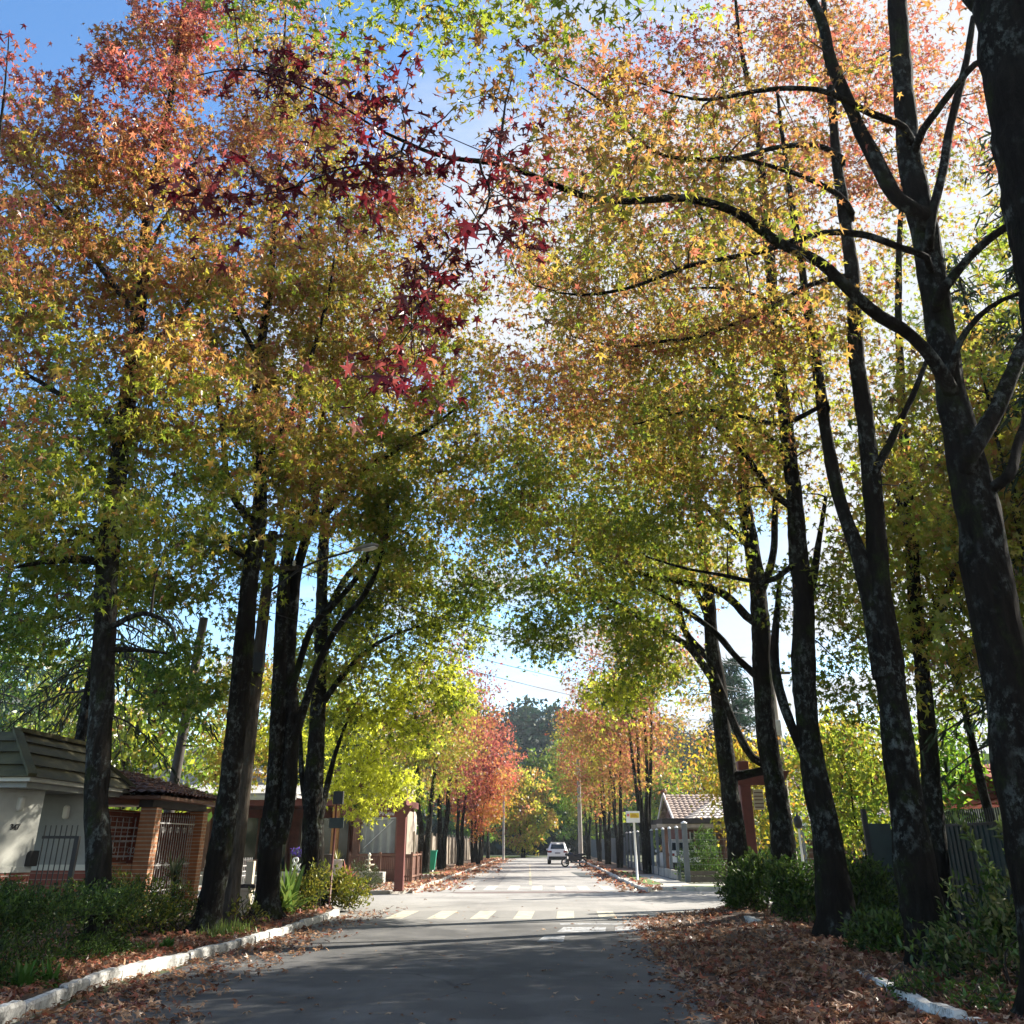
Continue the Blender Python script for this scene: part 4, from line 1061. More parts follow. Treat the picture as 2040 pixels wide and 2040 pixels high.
for px, py, Y, sz, n_, lb in [(452, 1872, 20.3, .34, 160, 'green grass tuft at the foot of the leaning sweetgum'), (425, 1885, 19.8, .26, 110, 'short grass tuft just behind the white kerb'), (478, 1862, 20.9, .25, 90, 'thin grass tuft beside the utility pole foot')]:
    p = W(px, py, Y); p[2] = .1
    blades('grass_tuft', lb, p, n_, sz, .012, np.array([(.1, .16, .03), (.15, .2, .04), (.07, .11, .02)]), (.5, 1.5), .7, 'grass', 'grass tufts behind the white kerb', spread=.16)
p = W(488, 1830, 22.2); p[2] = .1
shrub('shrub', 'thin young shrub with few round leaves beside the utility pole', p, [((p[0], p[1], .38), (.38, .38, .32))], 260, .09, YG, stems=12)
p = W(566, 1790, 26.3); p[2] = .1
blades('yucca', 'tall green strap leaved plant between the two sweetgum trunks', p, 95, 1.5, .075, np.array([(.12, .2, .04), (.2, .27, .06), (.08, .14, .03)]), (.5, 1.45), .55, 'plant', spread=.12)
p = W(600, 1800, 27.2); p[2] = .1
shrub('shrub', 'sunlit yellow green shrub with small white blooms beside the rough barked trunk', p, [((p[0], p[1], .45), (.5, .45, .45)), ((p[0] + .35, p[1] + .3, .8), (.35, .3, .4))], 1300, .10, np.vstack([YG, [(.3, .27, .04)]]), stems=14)
shrub('shrub', 'small golden leaved plant under the strap leaved one', (p[0] - .35, p[1] - .8, .1), [((p[0] - .35, p[1] - .8, .28), (.42, .4, .26))], 700, .085, np.vstack([YG, [(.34, .2, .05)]]), stems=8)
p = W(690, 1795, 29.3); p[2] = .1
shrub('shrub', 'glowing yellow green shrub at the street corner by the lantern pole', p, [((p[0], p[1], .42), (.62, .5, .42)), ((p[0] - .25, p[1], .75), (.3, .3, .35))], 1900, .11, np.vstack([YG, [(.32, .3, .03)]]), stems=14)
p = W(690, 1752, 33.5); p[2] = .1
blades('cordyline', 'salmon red spiky plant above the yellow shrub', p, 70, .62, .05, np.array([(.38, .13, .09), (.3, .1, .07), (.42, .2, .13)]), (-.1, 1.4), .25, 'plant', stemh=.55)
p = W(722, 1765, 40.5); p[2] = .1
shrub('bush', 'round dark olive bush before the small stone fountain', p, [((p[0] - .1, p[1], .45), (.85, .6, .5))], 3600, .06, np.array([(.05, .07, .02), (.08, .09, .03), (.035, .05, .015)]), stems=6, power=.25)
p = W(352, 1712, 24.0); p[2] = .1
blades('yucca', 'spiky yucca before the wrought iron carport gate', p, 60, .6, .04, np.array([(.16, .2, .08), (.1, .13, .05), (.28, .26, .13)]), (-.3, 1.4), .15, 'plant', stemh=1.0)
# under the tree row across the street
GBU = 'dark shrubs under the tree row'
for px, Y, lobes_, n_, lb in [
    (1490, 26.6, [((0, 0, .62), (.75, .65, .62)), ((.35, .2, 1.0), (.5, .45, .45))], 5200, 'dark rounded azalea bush at the street corner, last of the shrub row'),
    (1600, 23.2, [((0, 0, .6), (.7, .6, .6)), ((-.3, .2, .95), (.45, .4, .4))], 4600, 'dark azalea bush between the vine hung trunk and the name post trunk'),
    (1725, 21.2, [((0, 0, .62), (.75, .6, .55)), ((.1, .0, 1.0), (.5, .4, .35))], 4400, 'spreading azalea bush in front of the barred gate'),
    (1750, 17.0, [((0, 0, .32), (.6, .5, .32))], 1700, 'low straggly azalea between the forked tree and the vine hung tree')]:
    b = W(px, 1800, Y)
    shrub('bush', lb, (b[0], Y, .1), [((b[0] + c[0], Y + c[1], c[2] + .05), r_) for c, r_ in lobes_], n_, .10, np.vstack([DG, [(.07, .10, .02)]]), 'bush', stems=22, group=GBU, power=.5)
b = W(1985, 1850, 13.6)
shrub('bush', 'large loose azalea with glossy leaves tinted as if sunlit beside the nearest mossy trunk', (b[0], 13.6, .1), [((b[0] + .1, 13.4, .72), (.85, .8, .62)), ((b[0] - .55, 13.9, .5), (.5, .5, .4)), ((b[0] + .7, 13.0, .4), (.7, .7, .4))], 3600, .105, np.vstack([DG, [(.13, .15, .05), (.18, .19, .07), (.11, .12, .04)]]), 'bush', stems=46, group=GBU, power=.7)  # lighter leaf tones stand in for sun falling on the bush
for k, (px, py, hx, lb) in enumerate([(1912, 1640, -.25, 'tall leafy azalea shoot leaning towards the mossy trunk'), (1990, 1640, .05, 'upright leafy azalea shoot topped by a pale leaf tuft')]):
    t_ = W(px, py, 13.8)
    root = thing('leafy_shoot', lb, 'plant', (t_[0] + .45 - k * .3, 13.7, .1), 'azalea shoots')
    s_ = np.array(root.location)
    P, W_ = smooth_line([s_, (s_ + t_) / 2 + [.1, 0, .15], t_], [.014, .01, .005], .06)
    V, Q = tube(P - s_, W_, 5)
    link('stem', np_mesh('stem', V, Q, [TWIG], smooth=True), root)
    m_ = 84
    f_ = rng.uniform(.45, 1, m_) ** .7; q = np.stack([np.interp(f_, np.linspace(0, 1, len(P)), P[:, i]) for i in range(3)], axis=1) - s_
    d_ = rng.normal(size=(m_, 3)) * .6 + [0, 0, .55]
    V, Q, C = leaf_arrays(q + d_ * .02, d_, rng.normal(size=(m_, 3)) + [0, 0, .6], .125 * rng.uniform(.6, 1.2, m_), np.array([(.09, .13, .03), (.13, .16, .05)])[rng.integers(0, 2, m_)], OVAL)
    link('foliage', np_mesh('foliage', V, Q, [SHRUB], None, C), root)
n_ = 40
for px, py, Y, lb in [(1960, 1985, 11.6, 'low green seedling plant at the foot of the near mossy trunk'), (1840, 1990, 12.6, 'moss and small leaf plant by the exposed kerb end')]:
    p = W(px, py, Y); p[2] = .12
    shrub('ground_plant', lb, p, [((p[0], p[1], .2), (.4, .35, .16))], 420, .07, DG, 'plant', stems=8, group='seedlings by the kerb')
shrub('hedge', 'tall dark clipped hedge behind the metal fence', (11.5, 20, 0), [((11.8, 19.5, 1.4), (1.4, 4.5, 1.5))], 9000, .12, DG, 'hedge', box=.5, stems=4, power=.2)
b = W(1395, 1700, 48.6)
shrub('hydrangea', 'round green hydrangea with one violet flower head inside the corner fence', (b[0], 48.6, .1), [((b[0], 48.8, .8), (1.0, .8, .8)), ((b[0] + .4, 49.4, 1.7), (.6, .6, .6))], 3000, .12, np.array([(.06, .12, .02), (.1, .17, .03), (.04, .08, .015)]), 'bush', stems=14, power=.35)
# ------------------------------------------------------------------ materials for buildings and things


def brick_mat(name, c1, c2, mortar, axes='yz', bw=.22, bh=.075):
    m, nt, bs, N, L = newmat(name)
    tc = N.new('ShaderNodeTexCoord'); sp = N.new('ShaderNodeSeparateXYZ'); cb = N.new('ShaderNodeCombineXYZ')
    L.new(tc.outputs['Object'], sp.inputs[0])
    L.new(sp.outputs['XYZ'.index(axes[0].upper())], cb.inputs[0]); L.new(sp.outputs['XYZ'.index(axes[1].upper())], cb.inputs[1])
    b = N.new('ShaderNodeTexBrick'); L.new(cb.outputs[0], b.inputs['Vector'])
    b.inputs['Color1'].default_value = (*c1, 1); b.inputs['Color2'].default_value = (*c2, 1); b.inputs['Mortar'].default_value = (*mortar, 1)
    b.inputs['Scale'].default_value = 1; b.inputs['Brick Width'].default_value = bw; b.inputs['Row Height'].default_value = bh; b.inputs['Mortar Size'].default_value = .009
    c = mix(nt, .5, b.outputs['Color'], ramp(nt, noise(nt, tc.outputs['Object'], 6, 6), [(.3, (.55, .55, .55)), (.7, (1.15, 1.1, 1.05))]), 'MULTIPLY')
    L.new(c, bs.inputs['Base Color']); bs.inputs['Roughness'].default_value = .88
    bump(nt, bs, b.outputs['Fac'], .6, -.008)
    return m


def stripe_mat(name, c, dark, axis, period, rough=.8, duty=.12, var=.3):
    """boards or tiles seen as bands with dark joints"""
    m, nt, bs, N, L = newmat(name)
    tc = N.new('ShaderNodeTexCoord'); sp = N.new('ShaderNodeSeparateXYZ'); L.new(tc.outputs['Object'], sp.inputs[0])
    md = N.new('ShaderNodeMath'); md.operation = 'DIVIDE'; md.inputs[1].default_value = period; L.new(sp.outputs[axis], md.inputs[0])
    fr = N.new('ShaderNodeMath'); fr.operation = 'FRACT'; L.new(md.outputs[0], fr.inputs[0])
    k = ramp(nt, fr.outputs[0], [(duty * .5, (1, 1, 1)), (duty, (0, 0, 0))])
    base = ramp(nt, noise(nt, tc.outputs['Object'], 3, 7, .7), [(.3, tuple(x * (1 - var) for x in c)), (.7, tuple(min(1, x * (1 + var)) for x in c))])
    L.new(mix(nt, k, base, dark), bs.inputs['Base Color']); bs.inputs['Roughness'].default_value = rough
    return m


PLASTER = plain('cream_plaster', (.6, .6, .53), .85, .12, 2.5, bmp=.15)
PLASTER_SHADE = plain('shaded_plaster', (.3, .31, .29), .85, .15, 2)  # plaster colour darkened for the shade in the recess and under the eaves
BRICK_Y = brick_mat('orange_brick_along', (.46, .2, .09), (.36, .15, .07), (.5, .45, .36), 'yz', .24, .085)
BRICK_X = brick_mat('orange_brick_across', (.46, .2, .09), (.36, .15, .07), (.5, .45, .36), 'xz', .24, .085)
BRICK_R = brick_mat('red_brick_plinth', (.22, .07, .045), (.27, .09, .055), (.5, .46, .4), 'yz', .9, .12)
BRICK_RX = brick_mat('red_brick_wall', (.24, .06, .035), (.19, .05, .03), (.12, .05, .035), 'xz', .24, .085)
SHING = plain('mossy_shingle', (.075, .066, .026), .9, .35, 2.2, bmp=.3)
IRON = plain('black_iron', (.012, .012, .013), .5, .3, 5)
IRON_W = plain('worn_pale_iron', (.35, .34, .33), .5, .4, 9)
STEEL_G = plain('green_black_sheet_metal', (.018, .032, .03), .5, .35, 2)
LAMPGLASS = plain('opal_glass', (.75, .72, .62), .3, .05)
RED_W = plain('red_brown_paint', (.13, .032, .024), .6, .25, 4)
BROWN_W = plain('brown_timber', (.16, .075, .045), .7, .35, 3)
OCHRE_W = plain('ochre_timber', (.36, .17, .05), .7, .25, 3)
GREY_W = stripe_mat('weathered_boards', (.23, .2, .165), (.05, .045, .04), 1, .16, .9)
DARK_W = plain('dark_timber', (.035, .028, .024), .8, .3, 4)
TILE = plain('mossy_clay_tile', (.13, .062, .04), .9, .5, 5, bmp=.3)
TILE_G = plain('grey_brown_tile', (.27, .21, .18), .9, .3, 3, bmp=.3)
WHITE = plain('white_paint', (.75, .75, .73), .5, .08)
CAR_W = plain('white_car_paint', (.8, .8, .8), .25, .03)
BLACK = plain('black_rubber', (.012, .012, .012), .7, .2)
DARKG = plain('dark_glass', (.02, .03, .035), .08, .2)
CREAM = plain('cream_stone', (.6, .52, .38), .85, .15)
CONC_P = plain('grey_pole_concrete', (.34, .31, .27), .85, .25, 3)
WOOD_P = bark_mat('weathered_pole_wood', (.075, .062, .048), .1, .2)
GALV = plain('galvanised_steel', (.45, .46, .46), .45, .15, 6, .6)


def tiles(mb, corners, rows, cols, m=0, amp=.035):
    """barrel tiles laid over a roof plane given by its corners eave-a, eave-b, ridge-b, ridge-a"""
    a, b, c, d = [np.array(p, dtype=float) for p in corners]
    nrm = np.cross(b - a, d - a); nrm /= np.linalg.norm(nrm)
    if nrm[2] < 0: nrm = -nrm
    V, F = [], []
    k = cols * 4 + 1
    for r_ in range(rows):
        for e in (0, 1):
            t = (r_ + e) / rows
            for i in range(k):
                s_ = i / (k - 1)
                p_ = (a + (b - a) * s_) * (1 - t) + (d + (c - d) * s_) * t
                h_ = amp * abs(math.sin(math.pi * cols * s_)) + (amp * .9 if e == 0 else .0) + rng.normal() * amp * .1
                V.append(p_ + nrm * h_)
    for r_ in range(rows):
        o = r_ * 2 * k
        F += [(o + i, o + i + 1, o + k + i + 1, o + k + i) for i in range(k - 1)]
        if r_: F += [(o - k + i, o - k + i + 1, o + i + 1, o + i) for i in range(k - 1)]
    mb.add(V, F, m)
    return mb


def text(body, size, mat, parent, loc, rot, ext=.004, name='lettering', align='CENTER'):
    c = bpy.data.curves.new(name, 'FONT'); c.body = body; c.size = size; c.extrude = ext; c.align_x = align; c.align_y = 'CENTER'
    c.materials.append(mat)
    tmp = bpy.data.objects.new('tmp', c); COL.objects.link(tmp); bpy.context.view_layer.update()
    me = bpy.data.meshes.new_from_object(tmp.evaluated_get(bpy.context.evaluated_depsgraph_get())); bpy.data.objects.remove(tmp)
    me.name = name; me.materials.clear(); me.materials.append(mat)
    o = bpy.data.objects.new(name, me); COL.objects.link(o); o.parent = parent
    o.location = Vector(loc) - parent.location; o.rotation_euler = rot
    return o


# ------------------------------------------------------------------ the white gatehouse
B = W(70, 1680, 21.0)
gh_ = thing('gatehouse', 'white plastered gatehouse with red brick plinth and mossy shingle mansard roof', 'house', (-11.5, 21, .0))
dx, dy = .40, .917
A_ = (B[0] - dx * 5, B[1] - dy * 5)
nx, ny = .917, -.40


def wall_prism(z0, z1, out): return [(A_[0] + nx * out, A_[1] + ny * out, z0), (B[0] + nx * out, B[1] + ny * out, z0), (B[0] - nx * .3, B[1] - ny * .3, z0), (A_[0] - nx * .3, A_[1] - ny * .3, z0)], (0, 0, z1 - z0)


MB().prism(*wall_prism(1.24, 2.62, 0)).build('wall', PLASTER, gh_)
MB().prism(*wall_prism(1.13, 1.24, .035)).build('ledge', PLASTER, gh_, .01)
MB().prism(*wall_prism(0, 1.13, .02)).build('brick_plinth', BRICK_R, gh_)
x1 = B[0]
MB().box(-13.5, -9.75, 22.6, 22.8, 1.24, 2.62).build('back_wall', PLASTER_SHADE, gh_)
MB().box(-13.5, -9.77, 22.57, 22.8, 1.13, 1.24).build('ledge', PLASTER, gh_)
MB().box(-13.5, -9.76, 22.58, 22.8, 0, 1.13).build('brick_plinth', brick_mat('red_brick_shaded', (.22, .06, .04), (.26, .075, .05), (.3, .22, .18), 'xz', .9, .12), gh_)  # shade of the recess put into the brick and mortar colours
MB().box(-15.5, -10.0, 19.7, 24.4, 2.62, 2.72).build('soffit', PLASTER_SHADE, gh_)
MB().box(-15.5, -9.88, 19.55, 24.5, 2.72, 2.84).build('fascia', PLASTER, gh_, .012)
rf = MB()
lv = [(0, 2.80), (.25, 3.04), (.5, 3.29), (.76, 3.52), (1.0, 3.72)]


def mring(i, ex):
    t, z = lv[i]
    q = 1.0 * t - ex
    return [(-9.85 - q, 19.5 + q, z), (-9.85 - q, 24.55 - q * .8, z), (-15.5, 24.55 - q * .8, z), (-15.5, 19.5 + q, z)]


for i in range(4):
    lo, hi = mring(i, .05), mring(i + 1, -.03)
    rf.add(lo + hi, [(0, 1, 5, 4), (3, 0, 4, 7), (1, 2, 6, 5), (0, 3, 2, 1), (4, 5, 6, 7)])
rf.build('roof', SHING, gh_, .012)
hp = MB(); hp.bar((-9.8, 19.45, 2.83), (-10.88, 20.55, 3.76), .16, .07); hp.bar((-9.8, 24.6, 2.83), (-10.88, 23.75, 3.76), .16, .07); hp.bar((-10.86, 20.5, 3.76), (-10.86, 23.8, 3.76), .2, .08)
hp.build('ridge_cap', SHING, gh_)


def oval_lamp(c, nrm_):
    m = MB(); n2 = 20
    t = (-nrm_[1], nrm_[0])
    V = []
    for e, q in ((.0, 1), (.06, 1), (.085, .75)):
        for i in range(n2):
            a = 6.283 * i / n2
            u_, v_ = math.cos(a) * .065 * q, (math.sin(a) * .065 + (.075 if math.sin(a) > 0 else -.075)) * q
            V.append((c[0] + t[0] * u_ + nrm_[0] * e, c[1] + t[1] * u_ + nrm_[1] * e, c[2] + v_))
    F = [(j * n2 + i, j * n2 + (i + 1) % n2, (j + 1) * n2 + (i + 1) % n2, (j + 1) * n2 + i) for j in range(2) for i in range(n2)] + [tuple(range(2 * n2, 3 * n2))]
    m.add(V, F, 0, True)
    return m.build('wall_lamp', LAMPGLASS, gh_)


def on_wall(px, py):
    """point of the slanting white wall on a sight line"""
    d = ray(px, py); t = ((B[0]) * nx + B[1] * ny) / (d[0] * nx + d[1] * ny)
    return (d[0] * t, d[1] * t, EYE + d[2] * t)


oval_lamp(on_wall(39, 1601), (nx, ny))
p = W(133, 1618, 22.6); oval_lamp((p[0], 22.6, p[2]), (0, -1))
p = on_wall(29, 1648)
text('347', .15, IRON, gh_, (p[0] + nx * .012, p[1] + ny * .012, p[2]), (R(90), 0, math.atan2(dy, dx)), .008)
p = on_wall(59, 1710)
mb = MB(); t0, t1 = -.1, .1
prof = [(-.14, .0), (.06, 0), (.11, .03), (.14, .09), (.14, .13), (-.14, .13)]
base = [(p[0] + nx * o_ + dx * t0, p[1] + ny * o_ + dy * t0, p[2] + z_) for z_, o_ in prof]
mb.prism(base, (dx * .2, dy * .2, 0)); lb_ = mb.build('letter_box', IRON, gh_, .008)
g = MB(); gx0, gx1, gy0 = B[0] + .06, B[0] + .78, 21.15
for i in range(7): g.bar((gx0 + .02 + (gx1 - gx0 - .06) * i / 6, gy0, .1), (gx0 + .02 + (gx1 - gx0 - .06) * i / 6, gy0, 1.98), .018, .018)
g.bar((gx0, gy0 - .015, 1.76), (gx1, gy0 - .015, 1.76), .05, .05); g.bar((gx0, gy0 - .015, .25), (gx1, gy0 - .015, .25), .04, .04); g.bar((gx1, gy0, .1), (gx1, gy0, 1.78), .09, .09)
g.build('gate', IRON, gh_)

# ------------------------------------------------------------------ the brick carport
ct = thing('carport', 'orange brick carport with mossy clay tile roof and wrought iron gate', 'carport', (-9.6, 26.5, 0))
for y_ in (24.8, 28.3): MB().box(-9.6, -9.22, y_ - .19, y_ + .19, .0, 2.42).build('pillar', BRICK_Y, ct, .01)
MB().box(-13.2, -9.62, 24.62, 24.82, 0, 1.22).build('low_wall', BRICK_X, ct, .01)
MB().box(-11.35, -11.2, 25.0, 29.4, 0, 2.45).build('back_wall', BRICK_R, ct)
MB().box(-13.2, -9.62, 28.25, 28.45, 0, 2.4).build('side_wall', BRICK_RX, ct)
MB().box(-9.64, -9.3, 24.55, 28.55, 2.42, 2.58).build('beam', DARK_W, ct)
MB().box(-13.4, -9.0, 24.2, 29.6, 2.585, 2.66).build('fascia', BROWN_W, ct, .01)
rt_ = MB()
e1, e2, e3, e4 = (-8.92, 24.05, 2.68), (-8.92, 29.75, 2.68), (-13.5, 29.75, 2.68), (-13.5, 24.05, 2.68)
r1, r2 = (-11.2, 26.3, 3.32), (-11.2, 27.5, 3.32)
tiles(rt_, (e1, e2, r2, r1), 7, 22, 0, .05); tiles(rt_, (e4, e1, r1, r1), 7, 18, 0, .05); tiles(rt_, (e2, e3, r2, r2), 7, 18, 0, .05); tiles(rt_, (e3, e4, r1, r2), 7, 22, 0, .05)
rt_.build('roof', TILE, ct)
V = []
n = 500
u_ = rng.uniform(0, 1, (n, 2)); q = np.stack([-8.95 - 2.2 * u_[:, 0], 24.3 + .9 * u_[:, 0] + (5.2 - 2.2 * u_[:, 0]) * u_[:, 1], 2.77 + .62 * u_[:, 0]], axis=1)
litter('fallen_leaves', 'russet leaves lying on the clay tile roof of the carport', q, .08, .6)


def scroll_gate(name, y0, y1, x, z0, z1, n, parent, mat, axis='y', knots=(1.0, 1.75)):
    g = MB()
    def pt(s_, z): return (x, s_, z) if axis == 'y' else (s_, x, z)
    for i in range(n):
        s_ = y0 + (y1 - y0) * (i + .5) / n
        g.bar(pt(s_, z0), pt(s_, z1), .016, .016)
        g.lathe(pt(s_, z1), [(.004, 0), (.02, .03), (.012, .07), (.002, .11)], 6)
        for kz in knots:
            if (i % 3) == 1 and z0 < kz < z1:
                for sg in (-1, 1):
                    ring = [pt(s_ + sg * (.045 + .035 * math.cos(a)), kz + .06 * math.sin(a)) for a in np.linspace(0, 6.28, 10)]
                    g.tube(ring, .009, 5, cap=False)
    for z in (z0 + .08, z0 + .5, z1 - .12, (z0 + z1) / 2): g.bar(pt(y0, z), pt(y1, z), .02, .03)
    return g.build(name, mat, parent)


scroll_gate('gate', 25.02, 28.08, -9.42, .12, 2.22, 18, ct, IRON_W, knots=(.75, 1.15, 1.95))
scroll_gate('window_grille', -11.3, -9.65, 24.72, 1.3, 2.1, 11, ct, IRON_W, 'x', (1.5,))
ifn = thing('iron_fence', 'low wrought iron fence between the carport and the leaning tree', 'fence', (-8.9, 29.8, 0))
MB().box(-9.3, -9.1, 28.6, 33.5, 0, .35).build('plinth', CREAM, ifn, .01)
scroll_gate('railing', 28.6, 33.4, -9.2, .38, 1.15, 26, ifn, IRON_W, knots=(.75,))
# cream gate post with a plank bench and a pale wall behind the utility pole
gp = thing('stone_post', 'short cream stone post with a dark ledge beside the leaning tree', 'post', tuple(W(487, 1790, 26.0)[:2]) + (.1,))
gx_, gy2 = gp.location.x, gp.location.y
MB().box(gx_ - .1, gx_ + .12, gy2 - .12, gy2 + .12, .1, .62).box(gx_ - .16, gx_ + .2, gy2 - .16, gy2 + .16, .62, .68).build('foot', CREAM, gp, .01)
MB().box(gx_ - .02, gx_ + .16, gy2 - .08, gy2 + .1, .76, 1.26).build('shaft', CREAM, gp, .012)
MB().box(gx_ - .1, gx_ + .26, gy2 - .14, gy2 + .14, .68, .76).build('ledge', DARK_W, gp, .01)

# ------------------------------------------------------------------ poles, wires and lamps


def pole(name, label, base, top, r0, r1, mat, k=14, group=None, cat='utility pole'):
    root = thing(name, label, cat, base, group)
    MB().tube([tuple(base + (np.array(top) - base) * t) for t in np.linspace(0, 1, 10)], np.linspace(r0, r1, 10), k).build('shaft', mat, root)
    return root


pb = W(452, 1858, 22.4); pb[2] = .05
pt_ = W(544, 1060, 22.6)
up = pole('utility_pole', 'smooth grey wooden utility pole pressed against the leaning sweetgum', pb, pt_, .185, .12, WOOD_P)
d_ = pt_ - pb


def on_pole(z): return pb + d_ * ((z - pb[2]) / d_[2])


for z in (7.6, 8.4):
    c = on_pole(z)
    MB().bar(c + [-.75, -.16, 0], c + [.75, -.16, 0], .1, .09).build('crossarm', WOOD_P, up)
    for k in (-.65, -.25, .25, .65): MB().lathe(c + [k, -.16, .05], [(.02, 0), (.045, .04), (.03, .08), (.045, .1), (.01, .15)], 8).build('insulator', LAMPGLASS, up)
c = on_pole(5.4); MB().box(c[0] - .02, c[0] + .2, c[1] - .3, c[1] - .1, c[2] - .25, c[2] + .2).build('junction_box', IRON, up, .02)
h0 = on_pole(7.0); h1 = W(728, 1092, 21.6)
sl_ = thing('street_lamp', 'grey cobra head street lamp on a long arm between the left trees'.replace('left', 'dark'), 'street lamp', h0, None)
P, W_ = smooth_line([h0, h0 * .62 + h1 * .38 + [0, 0, .25], h0 * .2 + h1 * .8 + [0, 0, .12], h1], [.03, .028, .025, .025], .1)
ab = MB(); ab.tube(P, W_, 8); ab.build('arm', IRON, sl_)
d2 = (h1 - P[-6]); d2 /= np.linalg.norm(d2)
hd = MB(); prof = [(-.38, .03, .03), (-.25, .06, .06), (-.05, .12, .085), (.14, .14, .09), (.28, .10, .06), (.35, .02, .02)]
V = []; k = 14
sd_ = np.cross(d2, [0, 0, 1]); sd_ /= np.linalg.norm(sd_); up_ = np.cross(sd_, d2)
for s_, a_, b_ in prof:
    for i in range(k):
        an = 6.283 * i / k
        hh = math.sin(an) * b_ * (1.0 if math.sin(an) > 0 else .35)
        V.append(h1 + d2 * s_ + sd_ * math.cos(an) * a_ + up_ * hh)
hd.add(V, [(j * k + i, j * k + (i + 1) % k, (j + 1) * k + (i + 1) % k, (j + 1) * k + i) for j in range(5) for i in range(k)] + [tuple(range(k - 1, -1, -1)), tuple(range(5 * k, 6 * k))], 0, True)
hd.build('lamp_head', plain('lamp_housing', (.2, .19, .165), .6), sl_)
V = []
for s_, a_, b_ in prof[2:5]:
    for i in range(k):
        an = 6.283 * i / k
        V.append(h1 + d2 * s_ + sd_ * math.cos(an) * a_ * .82 + up_ * (math.sin(an) * .03 - b_ * .35 - .012))
MB().add(V, [(j * k + i, j * k + (i + 1) % k, (j + 1) * k + (i + 1) % k, (j + 1) * k + i) for j in range(2) for i in range(k)] + [tuple(range(k - 1, -1, -1)), tuple(range(2 * k, 3 * k))], 0, True).build('lens', LAMPGLASS, sl_)

cpb = W(1580, 1716, 42.2); cpb[2] = .1
cpt = W(1531, 1318, 42.2)
cp = pole('utility_pole', 'tapered concrete utility pole behind the tree row at the corner', cpb, cpt, .2, .13, CONC_P, 10)
MB().bar(cpt + [-.8, -.18, -.5], cpt + [.8, -.18, -.5], .1, .1).build('crossarm', WOOD_P, cp)
for z in (2.6, 4.0, 4.9):
    c = cpb + (cpt - cpb) * (z / cpt[2]); MB().lathe(c, [(.21, 0), (.21, .04)], 12).build('band', GALV, cp)
c = cpb + (cpt - cpb) * (5.9 / cpt[2]); MB().box(c[0] - .12, c[0] + .12, c[1] - .35, c[1] - .18, c[2] - .3, c[2] + .3).build('junction_box', GALV, cp, .02)
dp = pole('utility_pole', 'dark wooden pole standing beyond the carport roof', np.array([-12.6, 34.5, 0]), (-12.25, 34.5, 9), .19, .15, DARK_W)
for px, Y, hh, lb in [(1003, 112, 6.5, 'slim pale pole beside the tree row at the street end'), (1157, 93, 8.5, 'grey concrete pole behind the parked motorcycle')]:
    b_ = W(px, 1700, Y); b_[2] = .1
    pole('utility_pole', lb, b_, b_ + [0, 0, hh], .2 if hh > 7 else .13, .15 if hh > 7 else .1, CONC_P, 10, 'poles along the far street')


def wire(name, label, a, b, sag, r_, group):
    a, b = np.array(a, dtype=float), np.array(b, dtype=float)
    t = np.linspace(0, 1, 40)[:, None]
    P = a + (b - a) * t - np.array([0, 0, 1]) * 4 * sag * t * (1 - t)
    V, Q = tube(P, np.full(40, r_), 5)
    o = link(name, np_mesh(name, V - a, Q, [BLACK], smooth=True), None, tuple(a))
    return tag(o, label, 'wire', group)


GW = 'wires strung over the crossing'
ca = on_pole(8.4); cb_ = on_pole(7.6); co = cpt + np.array([0, -.18, -.4])
for i, (a, b, sg, r_) in enumerate([(ca + [.65, -.16, .15], co + [.7, 0, 0], .5, .007), (ca + [.25, -.16, .15], co + [.25, 0, 0], .5, .007), (cb_ + [.65, -.16, .1], co + [-.3, 0, -.9], .35, .011), (cb_ + [.25, -.16, .1], co + [-.3, 0, -1.0], .42, .011), (cb_ + [0, -.2, -.7], co + [0, 0, -1.9], .35, .008), (cb_ + [0, -.2, -1.0], co + [0, 0, -2.4], .4, .008)]):
    wire('overhead_wire', 'thin dark overhead wire running from the smooth pole across the crossing to the concrete pole', a, b, sg, r_, GW)
for i in range(4): wire('overhead_wire', 'overhead wire leading from the smooth pole over the gatehouse roofs', ca + [-.65 + .3 * i, -.16, .12 - i * .5], (-34, 20 + i * .4, 9.3 - i * .5), .5, .01, 'wires over the gatehouses')
for i in range(5): wire('overhead_wire', 'overhead wire crossing the far street near its end', (-7, 98 + i * 1.5, 11.5 + i * .55), (12, 96 + i * 1.5, 11.2 + i * .55), .4, .018, 'wires across the far street')

lp = W(656, 1797, 28.7); lp[2] = .1
ln = thing('lantern_pole', 'thin red brown pole with a dark square panel at the corner tree', 'pole', lp)
MB().tube([lp, lp + [0, 0, 2.75]], [.032, .03], 10).build('shaft', RED_W, ln)
MB().box(lp[0] - .1, lp[0] + .18, lp[1] - .08, lp[1] + .08, 2.62, 2.95).build('panel', IRON, ln, .015)
MB().box(lp[0] - .16, lp[0] + .24, lp[1] - .05, lp[1] + .0, 2.02, 2.28).build('panel', STEEL_G, ln, .012)
gl = W(1600, 1722, 36.5); gl[2] = .1
gln = thing('garden_lamp', 'slim white lamp post with dark lantern behind the vine hung tree', 'lamp', gl)
MB().tube([gl, gl + [0, 0, 2.0]], [.05, .035], 10).build('shaft', WHITE, gln)
MB().lathe(gl + [0, 0, 2.0], [(.05, 0), (.13, .06), (.16, .3), (.05, .42), (.02, .5)], 10).build('lantern', IRON, gln)

# street name posts of red brown timber


